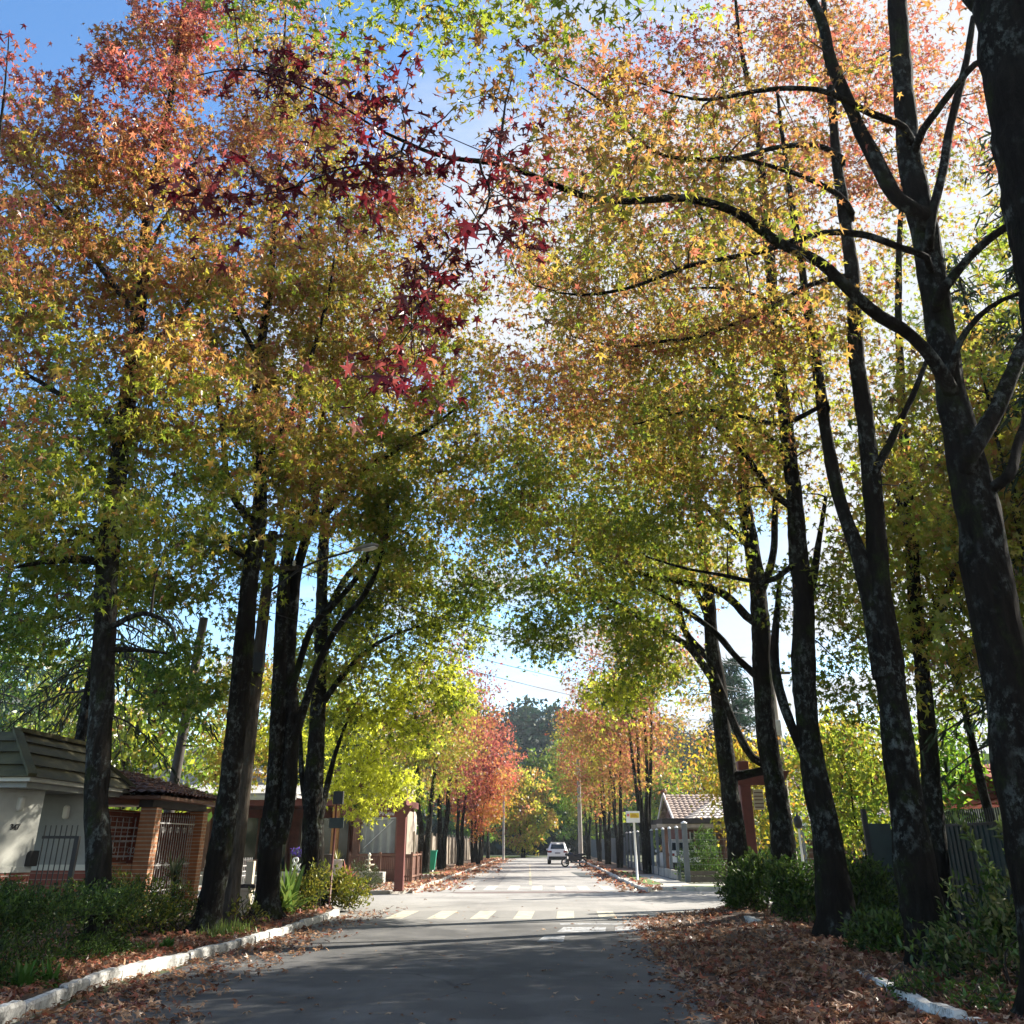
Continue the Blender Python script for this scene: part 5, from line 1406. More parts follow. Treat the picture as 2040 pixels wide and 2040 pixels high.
def name_post(label, base, H, beamz, x0, x1, words, tx, rot=0.0):
    root = thing('street_name_post', label, 'sign post', base, 'timber street name posts')
    b_ = Vector(base)
    MB().box(b_.x - .16, b_.x + .16, b_.y - .16, b_.y + .16, base[2], H).build('post', RED_W, root, .015)
    mb = MB().prism([(b_.x + x0, b_.y - .09, beamz - .2), (b_.x + x0, b_.y - .09, beamz + .2), (b_.x + x1, b_.y - .09, beamz + .2), (b_.x + x1, b_.y - .09, beamz - .2)], (0, .02, 0))
    mb.v = []; mb.f = []; mb.m = []; mb.sm = []
    sk = .12
    mb.prism([(b_.x + x0 + sk, b_.y - .19, beamz - .2), (b_.x + x0 - (sk if x0 > -.5 else 0), b_.y - .19, beamz + .2), (b_.x + x1 + (sk if x1 < 2.5 else 0), b_.y - .19, beamz + .2), (b_.x + x1 - sk, b_.y - .19, beamz - .2)], (0, .08, 0))
    bm = mb.build('name_board', RED_W, root, .01)
    MB().box(b_.x - .19, b_.x + .19, b_.y - .14, b_.y + .19, H - .45, H - .40).build('collar', RED_W, root, .008)
    for i, (w_, sz) in enumerate(words):
        text(w_, sz, WHITE, root, (b_.x + tx, b_.y - .2, beamz + .09 - i * .17), (R(90), 0, 0), .004)
    return root


b_ = W(794, 1779, 38.9); b_[2] = .1
name_post('red brown timber street name post at the paved corner before the restaurant', tuple(b_), 3.35, 2.72, -2.3, .3, [('Rua', .11), ('Piratini', .2)], -.55)
b_ = W(1500, 1735, 31.5); b_[2] = .1
name_post('red brown timber street name post hidden among the trees of the near row', tuple(b_), 3.9, 3.42, -.32, 1.25, [('Rua', .1)], 1.0)
p = thing('hanging_sign', 'narrow pale hanging sign with dark lines beside the name post', 'sign', (b_[0] + .33, 31.3, 2.6))
MB().box(b_[0] + .2, b_[0] + .5, 31.32, 31.36, 2.55, 3.1).build('board', CREAM, p, .006)
for i in range(5): MB().box(b_[0] + .22, b_[0] + .48, 31.30, 31.317, 2.6 + i * .1, 2.63 + i * .1).build('line', BROWN_W, p)
# bus stop board
b_ = W(1270, 1757, 48.4); b_[2] = .1
bs_ = thing('bus_stop_sign', 'white bus stop board with a yellow field on a pale pole at the corner', 'sign', tuple(b_))
MB().tube([b_, b_ + [-.02, 0, 2.55]], [.05, .045], 10).build('pole', WHITE, bs_)
bx = b_[0] - .06
MB().box(bx - .31, bx + .31, 48.33, 48.36, 2.5, 2.98).build('board', WHITE, bs_, .005)
MB().box(bx - .13, bx + .28, 48.315, 48.329, 2.7, 2.9).build('yellow_field', plain('sign_yellow', (.75, .55, .03), .5, .05), bs_)
for i in range(3): MB().box(bx - .1 + .02 * i, bx + .24 - .05 * i, 48.305, 48.314, 2.73 + i * .055, 2.75 + i * .055).build('text_line', plain('sign_red_brown', (.3, .1, .03), .6), bs_)
MB().lathe((bx - .22, 48.32, 2.76), [(.004, 0), (.05, .01), (.05, .1), (.004, .11)], 12).build('symbol', plain('sign_red', (.6, .12, .1), .5), bs_)
# litter bin
b_ = W(861, 1733, 62.5); b_[2] = .1
bn = thing('litter_bin', 'turquoise green plastic litter bin on a post by the first far tree', 'bin', tuple(b_))
m_ = MB(); m_.add([(b_[0] + sx * w_, b_[1] + sy * d_2, z) for z, w_, d_2 in ((.25, .13, .12), (1.22, .24, .2)) for sx, sy in ((-1, -1), (1, -1), (1, 1), (-1, 1))], [(0, 3, 2, 1), (0, 1, 5, 4), (1, 2, 6, 5), (2, 3, 7, 6), (3, 0, 4, 7), (4, 5, 6, 7)])
TURQ = plain('turquoise_plastic', (.02, .3, .22), .4, .1)
m_.build('bucket', TURQ, bn, .02)
MB().box(b_[0] - .27, b_[0] + .27, b_[1] - .23, b_[1] + .23, 1.22, 1.28).build('rim', TURQ, bn, .015)
MB().tube([b_ + [0, .24, 0], b_ + [0, .24, 1.2]], [.03, .03], 8).build('post', GALV, bn)
# stone fountain and pots on the terrace
f0 = W(734, 1738, 46.2); f0[2] = .55
ft = thing('stone_fountain', 'small cream three tier stone fountain before the restaurant', 'fountain', tuple(f0))
MB().lathe(f0, [(.16, 0), (.12, .06), (.06, .1), (.06, .2), (.22, .25), (.25, .29), (.06, .29), (.045, .42), (.14, .45), (.16, .48), (.04, .49), (.035, .58), (.07, .61), (.07, .66), (.02, .73)], 16).build('basin', plain('cream_fountain_stone', (.7, .64, .5), .8, .1), ft)
tr = thing('terrace', 'low stone terrace wall edged with planting before the restaurant', 'terrace', (-10.5, 46, .1))
MB().box(-16, -6.9, 45.7, 46.6, .1, .54).build('wall', CREAM if False else CONC, tr, .02)
b_ = W(671, 1732, 44.6); b_[2] = .45
MB().box(-16, -8.3, 44.2, 45.65, .1, .44).build('step', CONC, tr, .02)


def pot(label, c, r_, h_, mat, plant):
    o = thing('plant_pot', label, 'plant pot', tuple(c), 'plant pots on the terrace')
    MB().lathe(c, [(r_ * .68, 0), (r_, h_), (r_ * 1.06, h_), (r_ * 1.06, h_ + .04), (r_ * .92, h_ + .04), (r_ * .9, h_ - .05)], 20).build('pot', mat, o)
    if plant:
        V, Q, C = [], [], []
        for i in range(24):
            a = rng.uniform(0, 6.28); e_ = rng.uniform(.7, 1.45); l = rng.uniform(.25, .5)
            d = np.array([math.cos(a) * math.cos(e_), math.sin(a) * math.cos(e_), math.sin(e_)]); sd = np.array([-math.sin(a), math.cos(a), 0]) * .02
            k0 = len(V); b0 = np.array([0, 0, h_])
            V += [b0 - sd, b0 + sd, b0 + d * l + sd * .4, b0 + d * l - sd * .4]; C += [(.2, .2, .04)] * 4; Q.append((k0, k0 + 1, k0 + 2, k0 + 3))
        link('plant', np_mesh('plant', np.array(V), np.array(Q), [SHRUB], None, np.array(C)), o)
    return o


pot('large pale grey tapered pot with a sparse plant on the terrace', b_, .24, .55, plain('pale_fibre_cement', (.42, .38, .36), .8), True)
pot('dark round pot behind the lantern pole', W(648, 1735, 45.0) * [1, 1, 0] + [0, 0, .45], .26, .75, DARK_W, False)
amp_ = W(590, 1722, 37.0)
am = thing('ampersand_sign', 'white freestanding ampersand letter below violet flowers between two trunks', 'sign', (amp_[0], 37, .1))
text('&', .62, WHITE, am, (amp_[0], 36.95, amp_[2]), (R(90), 0, 0), .03)
MB().box(amp_[0] - .6, amp_[0] + .5, 37.0, 37.3, .1, amp_[2] - .24).build('stand', CONC, am, .02)
shrub('flower_bush', 'violet flowering plant over the ampersand letter', (amp_[0], 37.4, .1), [((amp_[0], 37.4, amp_[2] + .36), (.3, .22, .13))], 260, .08, np.array([(.1, .06, .3), (.14, .08, .4), (.05, .09, .02)]), 'flowers', stems=8)

# ------------------------------------------------------------------ the terrace restaurant
rs = thing('restaurant', 'brown timber restaurant with ochre pillars and clear plastic terrace curtains', 'restaurant', (-13, 49, 0))
MB().box(-24, -6.6, 53.0, 53.3, 0, 3.2).build('wall', plain('dark_red_wall', (.2, .065, .04), .8, .3), rs)
MB().box(-6.9, -6.6, 48.2, 52.99, 0, 1.0).build('side_wall', BROWN_W, rs)
MB().box(-24.2, -6.4, 47.7, 53.5, 3.2, 3.5).build('fascia', RED_W, rs, .02)
MB().box(-24, -11.2, 46.9, 53.6, 3.51, 3.62).prism([(-24, 46.8, 3.62), (-11.2, 46.8, 3.62), (-11.2, 53.5, 4.3), (-24, 53.5, 4.3)], (0, 0, .08)).build('roof', plain('grey_roof_sheet', (.33, .32, .3), .7, .2), rs)
MB().box(-24, -11.2, 46.7, 46.8, 3.42, 3.6).build('gutter', GALV, rs)
for x_, m_ in ((-9.55, OCHRE_W), (-8.55, BROWN_W), (-6.6, BROWN_W), (-12.6, RED_W), (-15.5, BROWN_W), (-18.5, BROWN_W)): MB().box(x_ - .16, x_ + .16, 47.9, 48.2, .1, 3.19).build('pillar', m_, rs, .015)
CURT = plain('clear_plastic_curtain', (.24, .26, .25), .12, .3, .8)
cu = MB(); n = 26
V = []
for z in (1.25, 2.85):
    for i in range(n): V.append((-8.38 + 1.6 * i / (n - 1), 48.08 + .03 * math.sin(i * 1.1) * (1 if z < 2 else .4), z))
cu.add(V, [(i, i + 1, n + i + 1, n + i) for i in range(n - 1)], 0, True).build('curtain', CURT, rs)
MB().box(-8.38, -6.78, 48.0, 48.1, 2.86, 3.19).build('curtain_beam', OCHRE_W if False else BROWN_W, rs)
dg = MB(); dg.bar((-8.2, 48.03, 1.45), (-6.9, 48.03, 2.6), .02, .02); dg.bar((-8.35, 48.02, 2.55), (-6.8, 48.02, 2.7), .025, .02); dg.build('cord', WHITE, rs)
for x0, x1, z0, z1 in ((-23, -19, .9, 2.7), (-18.2, -15.8, .9, 2.7), (-15.2, -12.9, .5, 2.8), (-12.3, -9.8, .3, 2.8)):
    wf = MB().box(x0, x1, 52.9, 52.98, z0, z1).build('window', DARKG, rs)
    fr = MB()
    for xx_ in np.linspace(x0, x1, 4): fr.box(xx_ - .05, xx_ + .05, 52.86, 52.897, z0, z1)
    fr.build('frame', BROWN_W, wf)
MB().box(-9.35, -8.75, 52.6, 52.88, .8, 2.4).build('wall_picture', plain('pale_panel', (.4, .36, .28), .7), rs)
MB().box(-24, -12.8, 48.0, 48.12, .1, 1.0).build('parapet', brick_mat('terrace_brick', (.3, .12, .07), (.26, .1, .06), (.3, .25, .2), 'xz'), rs)
tf = thing('wooden_fence', 'low red brown picket fence in front of the plastic curtain', 'fence', (-7.0, 47.2, .1))
pk = MB()
for x_ in np.arange(-8.6, -5.9, .085): pk.box(x_, x_ + .055, 47.18, 47.205, .15, 1.12 + .02 * math.sin(x_ * 9))
for y_ in np.arange(47.3, 50.6, .11): pk.box(-5.93, -5.905, y_, y_ + .07, .15, 1.1)
pk.build('picket', stripe_mat('picket_wood', (.15, .07, .048), (.05, .025, .02), 2, .5, .8, .05), tf)
rl = MB()
for z in (.3, 1.15): rl.box(-8.7, -5.86, 47.21, 47.26, z, z + .07).box(-5.90, -5.84, 47.27, 50.7, z, z + .07)
rl.build('rail', BROWN_W, tf)
for x_, y_ in ((-8.65, 47.24), (-7.3, 47.24), (-5.87, 47.24), (-5.87, 49), (-5.87, 50.7)): MB().box(x_ - .05, x_ + .05, y_ - .05, y_ + .05, .1, 1.3).build('post', BROWN_W, tf, .01)
tn = thing('canvas_awning', 'pale canvas side curtain hanging behind the first far tree', 'awning', (-6.2, 52, 1.1))
cu = MB(); V = []
for z in (1.15, 3.0):
    for i in range(30): V.append((-6.3 + .05 * math.sin(i * 1.3), 48.4 + 2.6 * i / 29 * (1 if z < 2 else .8), z))
cu.add(V, [(i, i + 1, 31 + i, 30 + i) for i in range(29)], 0, True).build('canvas', plain('canvas', (.33, .29, .23), .9, .15), tn)
hs = thing('house', 'pale upper storey of a house behind the terrace restaurant', 'house', (-10, 60, 0))
MB().box(-13, -8.0, 58.2, 66, 0, 5.2).build('wall', plain('pale_wall', (.55, .5, .44), .85, .1), hs)
MB().prism([(-13.4, 57.9, 5.22), (-7.7, 57.9, 5.22), (-7.7, 66.3, 5.22), (-13.4, 66.3, 5.22)], (0, 0, .18)).build('roof', BROWN_W, hs, .02)
for x_ in (-9.6, -11.4):
    wn = MB().box(x_ - .45, x_ + .45, 58.1, 58.18, 3.4, 4.5).build('window', DARKG, hs)
    MB().box(x_ - .52, x_ - .452, 58.05, 58.12, 3.35, 4.55).box(x_ + .452, x_ + .52, 58.05, 58.12, 3.35, 4.55).box(x_ - .452, x_ + .452, 58.05, 58.12, 4.5, 4.57).build('frame', WHITE, wn)
# houses behind on the gatehouse side
gb = thing('house', 'grey blue boarded house gable behind the carport', 'house', (-19, 60, 0))
BOARD = stripe_mat('grey_blue_boards', (.42, .47, .52), (.2, .23, .26), 2, .18)
gpts = [(-25.5, 58, 0), (-13.5, 58, 0), (-13.5, 58, 4.0), (-19.5, 58, 6.4), (-25.5, 58, 4.0)]
MB().prism(gpts, (0, 9, 0)).build('wall', BOARD, gb)
rr = MB()
for a, b in (((-26.2, 3.75), (-19.5, 6.5)), ((-12.8, 3.75), (-19.5, 6.5))): rr.prism([(a[0], 57.4, a[1]), (b[0], 57.4, b[1]), (b[0], 57.4, b[1] + .22), (a[0], 57.4, a[1] + .22)], (0, 10.2, 0))
rr.build('roof', plain('pale_roof_edge', (.5, .5, .48), .8), gb)
wn = MB().box(-19.2, -17.8, 57.9, 57.99, 1.2, 2.8).build('window', DARKG, gb)
MB().box(-19.3, -19.2, 57.88, 57.98, 1.1, 2.9).box(-17.8, -17.7, 57.88, 57.98, 1.1, 2.9).box(-19.2, -17.8, 57.88, 57.98, 2.8, 2.9).build('frame', WHITE, wn)
wh = thing('house', 'white three storey house showing above the shingle roof', 'house', (-33, 66, 0))
MB().box(-39, -30.2, 64, 74, 0, 10.3).build('wall', PLASTER, wh)
MB().prism([(-39.6, 63.4, 10.31), (-29.6, 63.4, 10.31), (-29.6, 74.6, 10.31), (-39.6, 74.6, 10.31)], (0, 0, .3)).build('roof', TILE_G, wh)
for x_ in (-37, -34.5, -32):
    for z in (5.2, 8.2):
        wn = MB().box(x_ - .6, x_ + .6, 63.9, 63.98, z - .7, z + .7).build('window', DARKG, wh)
        MB().box(x_ - .7, x_ + .7, 63.86, 63.95, z - .8, z - .702).build('sill', WHITE, wn)

# ------------------------------------------------------------------ fences
wf_ = thing('wooden_fence', 'weathered grey board fence behind the far trees', 'fence', (-7.9, 95, .1))
bd = MB()
y_ = 60.3
while y_ < 128:
    hgt = 2.1 + rng.normal() * .04
    bd.box(-7.95 + rng.normal() * .008, -7.91, y_, y_ + .2, .12, hgt); y_ += .23
bd.build('board', plain('weathered_grey_wood', (.28, .24, .19), .9, .35, 2), wf_)
for y_ in np.arange(60.3, 128, 3.4): MB().box(-7.9, -7.78, y_, y_ + .12, .1, 2.3).build('post', plain('grey_post', (.36, .32, .26), .9) if y_ < 61 else bpy.data.materials['grey_post'], wf_)
cf = thing('corner_fence', 'slate grey post and wire fence with plank base round the corner garden', 'fence', (6.4, 48, .1), None)
SLATE = plain('slate_grey_paint', (.11, .13, .15), .7, .2)
for i, y_ in enumerate(np.arange(47.6, 78, 2.6)):
    x_ = 6.35 - (y_ - 47.6) * .012
    q = .11 if i == 0 else .07
    po = MB().box(x_ - q, x_ + q, y_ - q, y_ + q, .1, 2.45 if i == 0 else 2.3).build('post', SLATE, cf, .01)
    MB().lathe((x_, y_, 2.45 if i == 0 else 2.3), [(q * 1.3, 0), (q * 1.3, .03), (q * .6, .08), (.01, .1)], 8).build('cap', WHITE, po)
for x_ in np.arange(9, 22, 2.6): MB().box(x_ - .07, x_ + .07, 47.53, 47.67, .1, 2.3).build('post', SLATE, cf, .01)
MB().box(6.46, 22, 47.56, 47.62, .12, .34).box(6.46, 22, 47.57, 47.61, .37, .55).build('plank', plain('damp_plank', (.12, .1, .08), .9), cf)
wm = MB()
for z in np.arange(.8, 2.3, .25): wm.bar((6.45, 47.6, z), (22, 47.6, z), .006, .006)
wm.build('wire_strand', GALV, cf)
MB().box(6.2, 6.29, 50.3, 78, .12, .5).build('plinth', CONC, cf)
df = thing('slat_fence', 'dark blue grey slat fence behind the trees on the car side', 'fence', (6.3, 100, .1))
sl2 = MB()
for y_ in np.arange(78.2, 135, .24): sl2.box(6.0, 6.05, y_, y_ + .13, .15, 2.05)
sl2.build('slat', plain('blue_grey_slat', (.09, .11, .12), .8), df)
MB().box(6.06, 6.1, 78.2, 135, .5, .6).box(6.06, 6.1, 78.2, 135, 1.7, 1.8).build('rail', SLATE, df)
# green black metal fence beside the near row
mf = thing('metal_fence', 'green black sheet metal fence with barred gate behind the tree row', 'fence', (8.5, 21, .1))
MB().box(7.35, 7.85, 24.0, 24.06, .1, 2.05).build('panel', STEEL_G, mf)
br = MB()
for x_ in np.arange(7.9, 8.8, .075): br.box(x_, x_ + .028, 24.01, 24.04, .12, 2.1)
br.box(7.86, 8.85, 24.045, 24.075, 1.85, 1.92).box(7.86, 8.85, 24.045, 24.075, .3, .37)
br.build('gate', IRON, mf)
pn = MB(); y_ = 9.0
while y_ < 23.9:
    pn.box(8.86 + .03 * ((int(y_ / .125)) % 2), 8.92, y_, y_ + .124, .1, 2.0); y_ += .125
pn.build('panel', STEEL_G, mf)
br = MB()
for y_ in np.arange(9.0, 24, .11): br.box(8.84, 8.858, y_, y_ + .02, 2.0, 2.28)
br.box(8.83, 8.855, 9, 24, 1.98, 2.03); br.build('spike', IRON, mf)
for x_, y_ in ((7.3, 24.03), (8.88, 24.1), (8.9, 19), (8.9, 14), (8.9, 9)): MB().box(x_ - .05, x_ + .05, y_ - .05, y_ + .05, .1, 2.35).build('post', IRON, mf)
rh = thing('house', 'low house with a red tiled roof behind the conifers', 'house', (19, 33, 0))
MB().box(15.5, 26, 33, 40, 0, 2.75).build('wall', PLASTER, rh)
m_ = MB(); tiles(m_, ((15.0, 32.4, 2.76), (26.5, 32.4, 2.76), (26.5, 36.5, 4.1), (15.0, 36.5, 4.1)), 8, 24, 0, .05); tiles(m_, ((26.5, 40.6, 2.76), (15.0, 40.6, 2.76), (15.0, 36.5, 4.1), (26.5, 36.5, 4.1)), 8, 24, 0, .05)
m_.build('roof', plain('red_tile', (.3, .07, .045), .85, .25, 4), rh)
wn = MB().box(17, 18.4, 32.9, 32.99, 1, 2.2).build('window', DARKG, rh); MB().box(16.9, 18.5, 32.86, 32.98, .9, .99).build('sill', WHITE, wn)

# ------------------------------------------------------------------ tiled house at the corner
th_ = thing('house', 'brown timber house with steep gable and grey brown tiles behind the corner fence', 'house', (12, 76, 0))
MB().box(9.4, 24, 72, 82, 0, 2.75).build('wall', plain('red_brown_boards', (.16, .06, .04), .85, .3), th_)
MB().prism([(9.38, 71.6, 2.76), (9.38, 82.4, 2.76), (9.38, 77, 4.7)], (.3, 0, 0)).build('gable', plain('dark_gable_boards', (.075, .02, .016), .85), th_)
m_ = MB(); tiles(m_, ((9.0, 71.2, 2.75), (25, 71.2, 2.75), (25, 77, 4.85), (9.0, 77, 4.85)), 12, 44, 0, .06); tiles(m_, ((25, 82.8, 2.75), (9.0, 82.8, 2.75), (9.0, 77, 4.85), (25, 77, 4.85)), 12, 44, 0, .06)
m_.build('roof', TILE_G, th_)
vb = MB(); vb.bar((8.9, 71.0, 2.72), (8.9, 77, 4.92), .08, .3); vb.bar((8.9, 83, 2.72), (8.9, 77, 4.92), .08, .3); vb.build('verge_board', WHITE, th_)
MB().lathe((8.95, 77, 4.9), [(.15, 0), (.25, .12), (.2, .28), (.05, .36)], 8).build('finial', TILE, th_)
m_ = MB(); tiles(m_, ((9.2, 65.6, 2.85), (22, 65.6, 2.85), (20, 71, 4.35), (11.8, 71, 4.35)), 9, 34, 0, .06); tiles(m_, ((9.2, 72, 2.85), (9.2, 65.6, 2.85), (11.8, 71, 4.35), (11.8, 71.5, 4.35)), 9, 16, 0, .06)
m_.build('porch_roof', plain('lichened_grey_tile', (.33, .3, .28), .9, .3, 2), th_)
MB().box(9.1, 22, 65.4, 65.55, 2.62, 2.84).box(9.05, 9.2, 65.56, 71.5, 2.62, 2.84).build('gutter', WHITE, th_)
for x_ in (9.5, 11.3, 13.2, 15.2, 17.4): MB().box(x_ - .12, x_ + .12, 65.9, 66.15, .1, 2.8).build('pillar', BROWN_W, th_)
for x_ in (10.8, 13.8, 16.8):
    wn = MB().box(x_ - .8, x_ + .8, 71.88, 71.98, .9, 2.3).build('window', DARKG, th_)
    MB().box(x_ - .88, x_ - .8, 71.85, 71.95, .85, 2.35).box(x_ + .8, x_ + .88, 71.85, 71.95, .85, 2.35).box(x_ - .04, x_ + .04, 71.85, 71.87, .85, 2.35).build('frame', WHITE, wn)
pg = thing('pergola', 'dark flat pergola roof with pale rafter ends over the parked van', 'pergola', (7.6, 62, .1))
MB().box(6.4, 10.2, 56.5, 66, 2.62, 2.86).build('roof', DARK_W, pg, .01)
for y_ in (56.7, 59.5, 62.5, 65.5): MB().bar((6.1, y_, 2.5), (10.2, y_, 2.5), .1, .18).build('rafter', plain('pale_rafter_wood', (.4, .33, .27), .8) if y_ < 57 else bpy.data.materials['pale_rafter_wood'], pg)
for x_, y_ in ((6.6, 57), (6.6, 65), (10, 57), (10, 65)): MB().box(x_ - .08, x_ + .08, y_ - .08, y_ + .08, .1, 2.42).build('post', BROWN_W, pg)
h2 = thing('house', 'long brown ridged roof rising behind the tiled house', 'house', (22, 104, 0))
MB().box(15.5, 34, 101, 111, 0, 5.2).build('wall', PLASTER, h2)
m_ = MB(); tiles(m_, ((14.8, 100.3, 5.1), (34.5, 100.3, 5.1), (34.5, 106, 8.1), (16.8, 106, 8.1)), 12, 40, 0, .07); tiles(m_, ((14.8, 111.7, 5.1), (14.8, 100.3, 5.1), (16.8, 106, 8.1), (16.8, 106, 8.1)), 12, 24, 0, .07)
m_.build('roof', plain('plum_brown_tile', (.15, .085, .07), .9, .2, 3), h2)
MB().bar((14.7, 100.2, 5.15), (16.75, 106, 8.2), .16, .2).bar((16.7, 106, 8.2), (34.5, 106, 8.2), .2, .2).build('ridge_cap', WHITE, h2)

# ------------------------------------------------------------------ vehicles


def loft(mb, secs, m=0):
    """secs: list of rings with equal counts"""
    k = len(secs[0]); V = [p for s_ in secs for p in s_]
    F = [(j * k + i, j * k + (i + 1) % k, (j + 1) * k + (i + 1) % k, (j + 1) * k + i) for j in range(len(secs) - 1) for i in range(k)]
    F += [tuple(range(k - 1, -1, -1)), tuple(range((len(secs) - 1) * k, len(secs) * k))]
    return mb.add(V, F, m, True)


def wheel_mb(mb, c, r_, w_, axis=0, m=0):
    k = 20; V = []
    for o_, q in ((-.5, .8), (-.42, 1), (.42, 1), (.5, .8)):
        for i in range(k):
            a = 6.283 * i / k; p_ = [0, 0, 0]; p_[axis] = o_ * w_; p_[1 - axis] = math.cos(a) * r_ * q; p_[2] = math.sin(a) * r_ * q
            V.append((c[0] + p_[0], c[1] + p_[1], c[2] + p_[2]))
    F = [(j * k + i, j * k + (i + 1) % k, (j + 1) * k + (i + 1) % k, (j + 1) * k + i) for j in range(3) for i in range(k)] + [tuple(range(k - 1, -1, -1)), tuple(range(3 * k, 4 * k))]
    return mb.add(V, F, m, True)


def suv(label, loc, rz):
    """built round the origin, tail towards -y"""
    root = thing('parked_car', label, 'car', (0, 0, 0), 'parked white cars')

    def ring(y, w_, z0, z1, rw, zt):     # lower body half width w_, belt z1, roof half width rw at zt
        return [(-w_ * .9, y, z0), (-w_, y, z0 + .12), (-w_, y, z1 - .12), (-w_ * .97, y, z1), (-rw, y, zt - .06), (-rw * .85, y, zt), (rw * .85, y, zt), (rw, y, zt - .06), (w_ * .97, y, z1), (w_, y, z1 - .12), (w_, y, z0 + .12), (w_ * .9, y, z0)]

    b = MB()
    loft(b, [ring(-2.28, .80, .42, .80, .70, .86), ring(-2.2, .87, .36, 1.0, .78, 1.06), ring(-2.1, .90, .34, 1.05, .72, 1.22), ring(-1.72, .91, .32, 1.06, .66, 1.66), ring(-1.4, .91, .32, 1.06, .65, 1.70), ring(.1, .91, .32, 1.05, .64, 1.69), ring(.6, .91, .32, 1.04, .62, 1.58), ring(1.25, .90, .32, 1.02, .72, 1.12), ring(2.0, .88, .34, .92, .70, .98), ring(2.3, .78, .4, .74, .62, .80)])
    b.build('body', CAR_W, root)
    MB().poly([(-.62, -2.13, 1.2), (.62, -2.13, 1.2), (.54, -1.80, 1.58), (-.54, -1.80, 1.58)]).build('rear_window', DARKG, root)
    MB().box(-.62, .62, -1.78, -1.5, 1.69, 1.74).build('spoiler', CAR_W, root, .01)
    for s_ in (-1, 1):
        MB().poly([(s_ * .925, -1.75, 1.1), (s_ * .925, .9, 1.1), (s_ * .70, .45, 1.56), (s_ * .70, -1.5, 1.58)]).build('side_window', DARKG, root)
        MB().box(min(s_ * .52, s_ * .88), max(s_ * .52, s_ * .88), -2.28, -2.16, .92, 1.06).build('tail_lamp', plain('tail_lamp_red', (.2, .02, .02), .25) if s_ < 0 else bpy.data.materials['tail_lamp_red'], root, .02)
        MB().bar((s_ * .55, -1.4, 1.75), (s_ * .55, .2, 1.75), .04, .04).build('roof_rail', GALV, root)
        MB().box(min(s_ * .93, s_ * 1.08), max(s_ * .93, s_ * 1.08), .75, .95, 1.08, 1.22).build('mirror', CAR_W, root, .03)
        for y_ in (-1.38, 1.4):
            w_ = wheel_mb(MB(), (s_ * .80, y_, .34), .34, .24).build('wheel', BLACK, root)
            wheel_mb(MB(), (s_ * .87, y_, .34), .2, .11).build('rim', GALV, w_)
    MB().box(-.8, .8, -2.33, -2.2, .36, .62).build('bumper', BLACK, root, .03)
    MB().box(-.24, .24, -2.30, -2.27, .82, .95).build('licence_plate', plain('plate_grey', (.3, .3, .34), .5), root)
    root.location = loc; root.rotation_euler = (0, 0, rz)
    return root


c1 = suv('white car parked by the kerb, seen from behind', (1.3, 95.6, 0), R(-2))
c2 = c1.copy(); COL.objects.link(c2)
for ch in list(c1.children):
    q = ch.copy(); COL.objects.link(q); q.parent = c2
    for g_ in ch.children:
        h_ = g_.copy(); COL.objects.link(h_); h_.parent = q
c2.location = (7.55, 60.6, .1); c2.rotation_euler = (0, 0, R(3)); c2['label'] = 'white car half hidden behind the corner fence posts'

mc = thing('motorcycle', 'black motorcycle parked across the kerb beside the white car', 'motorcycle', (0, 0, 0))
for x_ in (-.68, .68):
    w_ = MB(); ring = [(x_ + .27 * math.cos(a), 0, .32 + .27 * math.sin(a)) for a in np.linspace(0, 6.283, 22)]
    w_.tube(ring, .055, 8, cap=False); tw = w_.build('wheel', BLACK, mc)
    s_ = MB()
    for a in np.linspace(0, 6.283, 7)[:-1]: s_.bar((x_, 0, .32), (x_ + .24 * math.cos(a), 0, .32 + .24 * math.sin(a)), .03, .03)
    s_.lathe((x_, 0, .28), [(.05, 0), (.05, .08)], 8); s_.build('rim', GALV, tw)
tk = MB()
loft(tk, [[(x_, w_ * math.cos(a), z + h_ * math.sin(a)) for a in np.linspace(0, 6.283, 11)[:-1]] for x_, w_, z, h_ in ((-.5, .07, .84, .08), (-.36, .17, .86, .17), (-.05, .19, .82, .2), (.14, .12, .76, .12))])
tk.build('tank', plain('black_enamel', (.015, .015, .025), .2), mc)
st = MB()
loft(st, [[(x_, w_ * math.cos(a), z + h_ * math.sin(a)) for a in np.linspace(0, 6.283, 11)[:-1]] for x_, w_, z, h_ in ((.05, .1, .76, .08), (.2, .16, .78, .12), (.55, .16, .84, .11), (.88, .1, .9, .06))])
st.build('seat', BLACK, mc)
for y_ in (-.08, .08): MB().tube([(-.68, y_, .32), (-.46, y_, .98)], .028, 8).build('fork', GALV, mc)
MB().tube([(-.38, -.36, 1.06), (-.46, -.2, 1.06), (-.48, 0, 1.0), (-.46, .2, 1.06), (-.38, .36, 1.06)], .016, 6).build('handlebar', BLACK, mc)
MB().lathe((-.58, 0, .86), [(.03, -.08), (.1, -.04), (.1, .06), (.04, .1)], 12).build('headlight', BLACK, mc)
MB().box(-.26, .24, -.15, .15, .3, .68).build('engine', BLACK, mc, .06)
MB().prism([(-.42, -.17, .5), (-.2, -.17, .34), (.62, -.17, .52), (.7, -.17, .74), (.1, -.17, .78), (-.4, -.17, .8)], (0, .34, 0)).build('side_panel', bpy.data.materials['black_enamel'], mc, .03)
fr = MB(); fr.tube([(-.44, 0, .92), (-.25, 0, .4), (.2, 0, .36), (.25, 0, .75)], .025, 6); fr.tube([(.2, 0, .4), (.68, 0, .32)], .03, 6); fr.build('frame', BLACK, mc)
MB().tube([(-.1, -.16, .42), (.2, -.18, .3), (.75, -.2, .42)], [.03, .035, .05], 8).build('exhaust', GALV, mc)
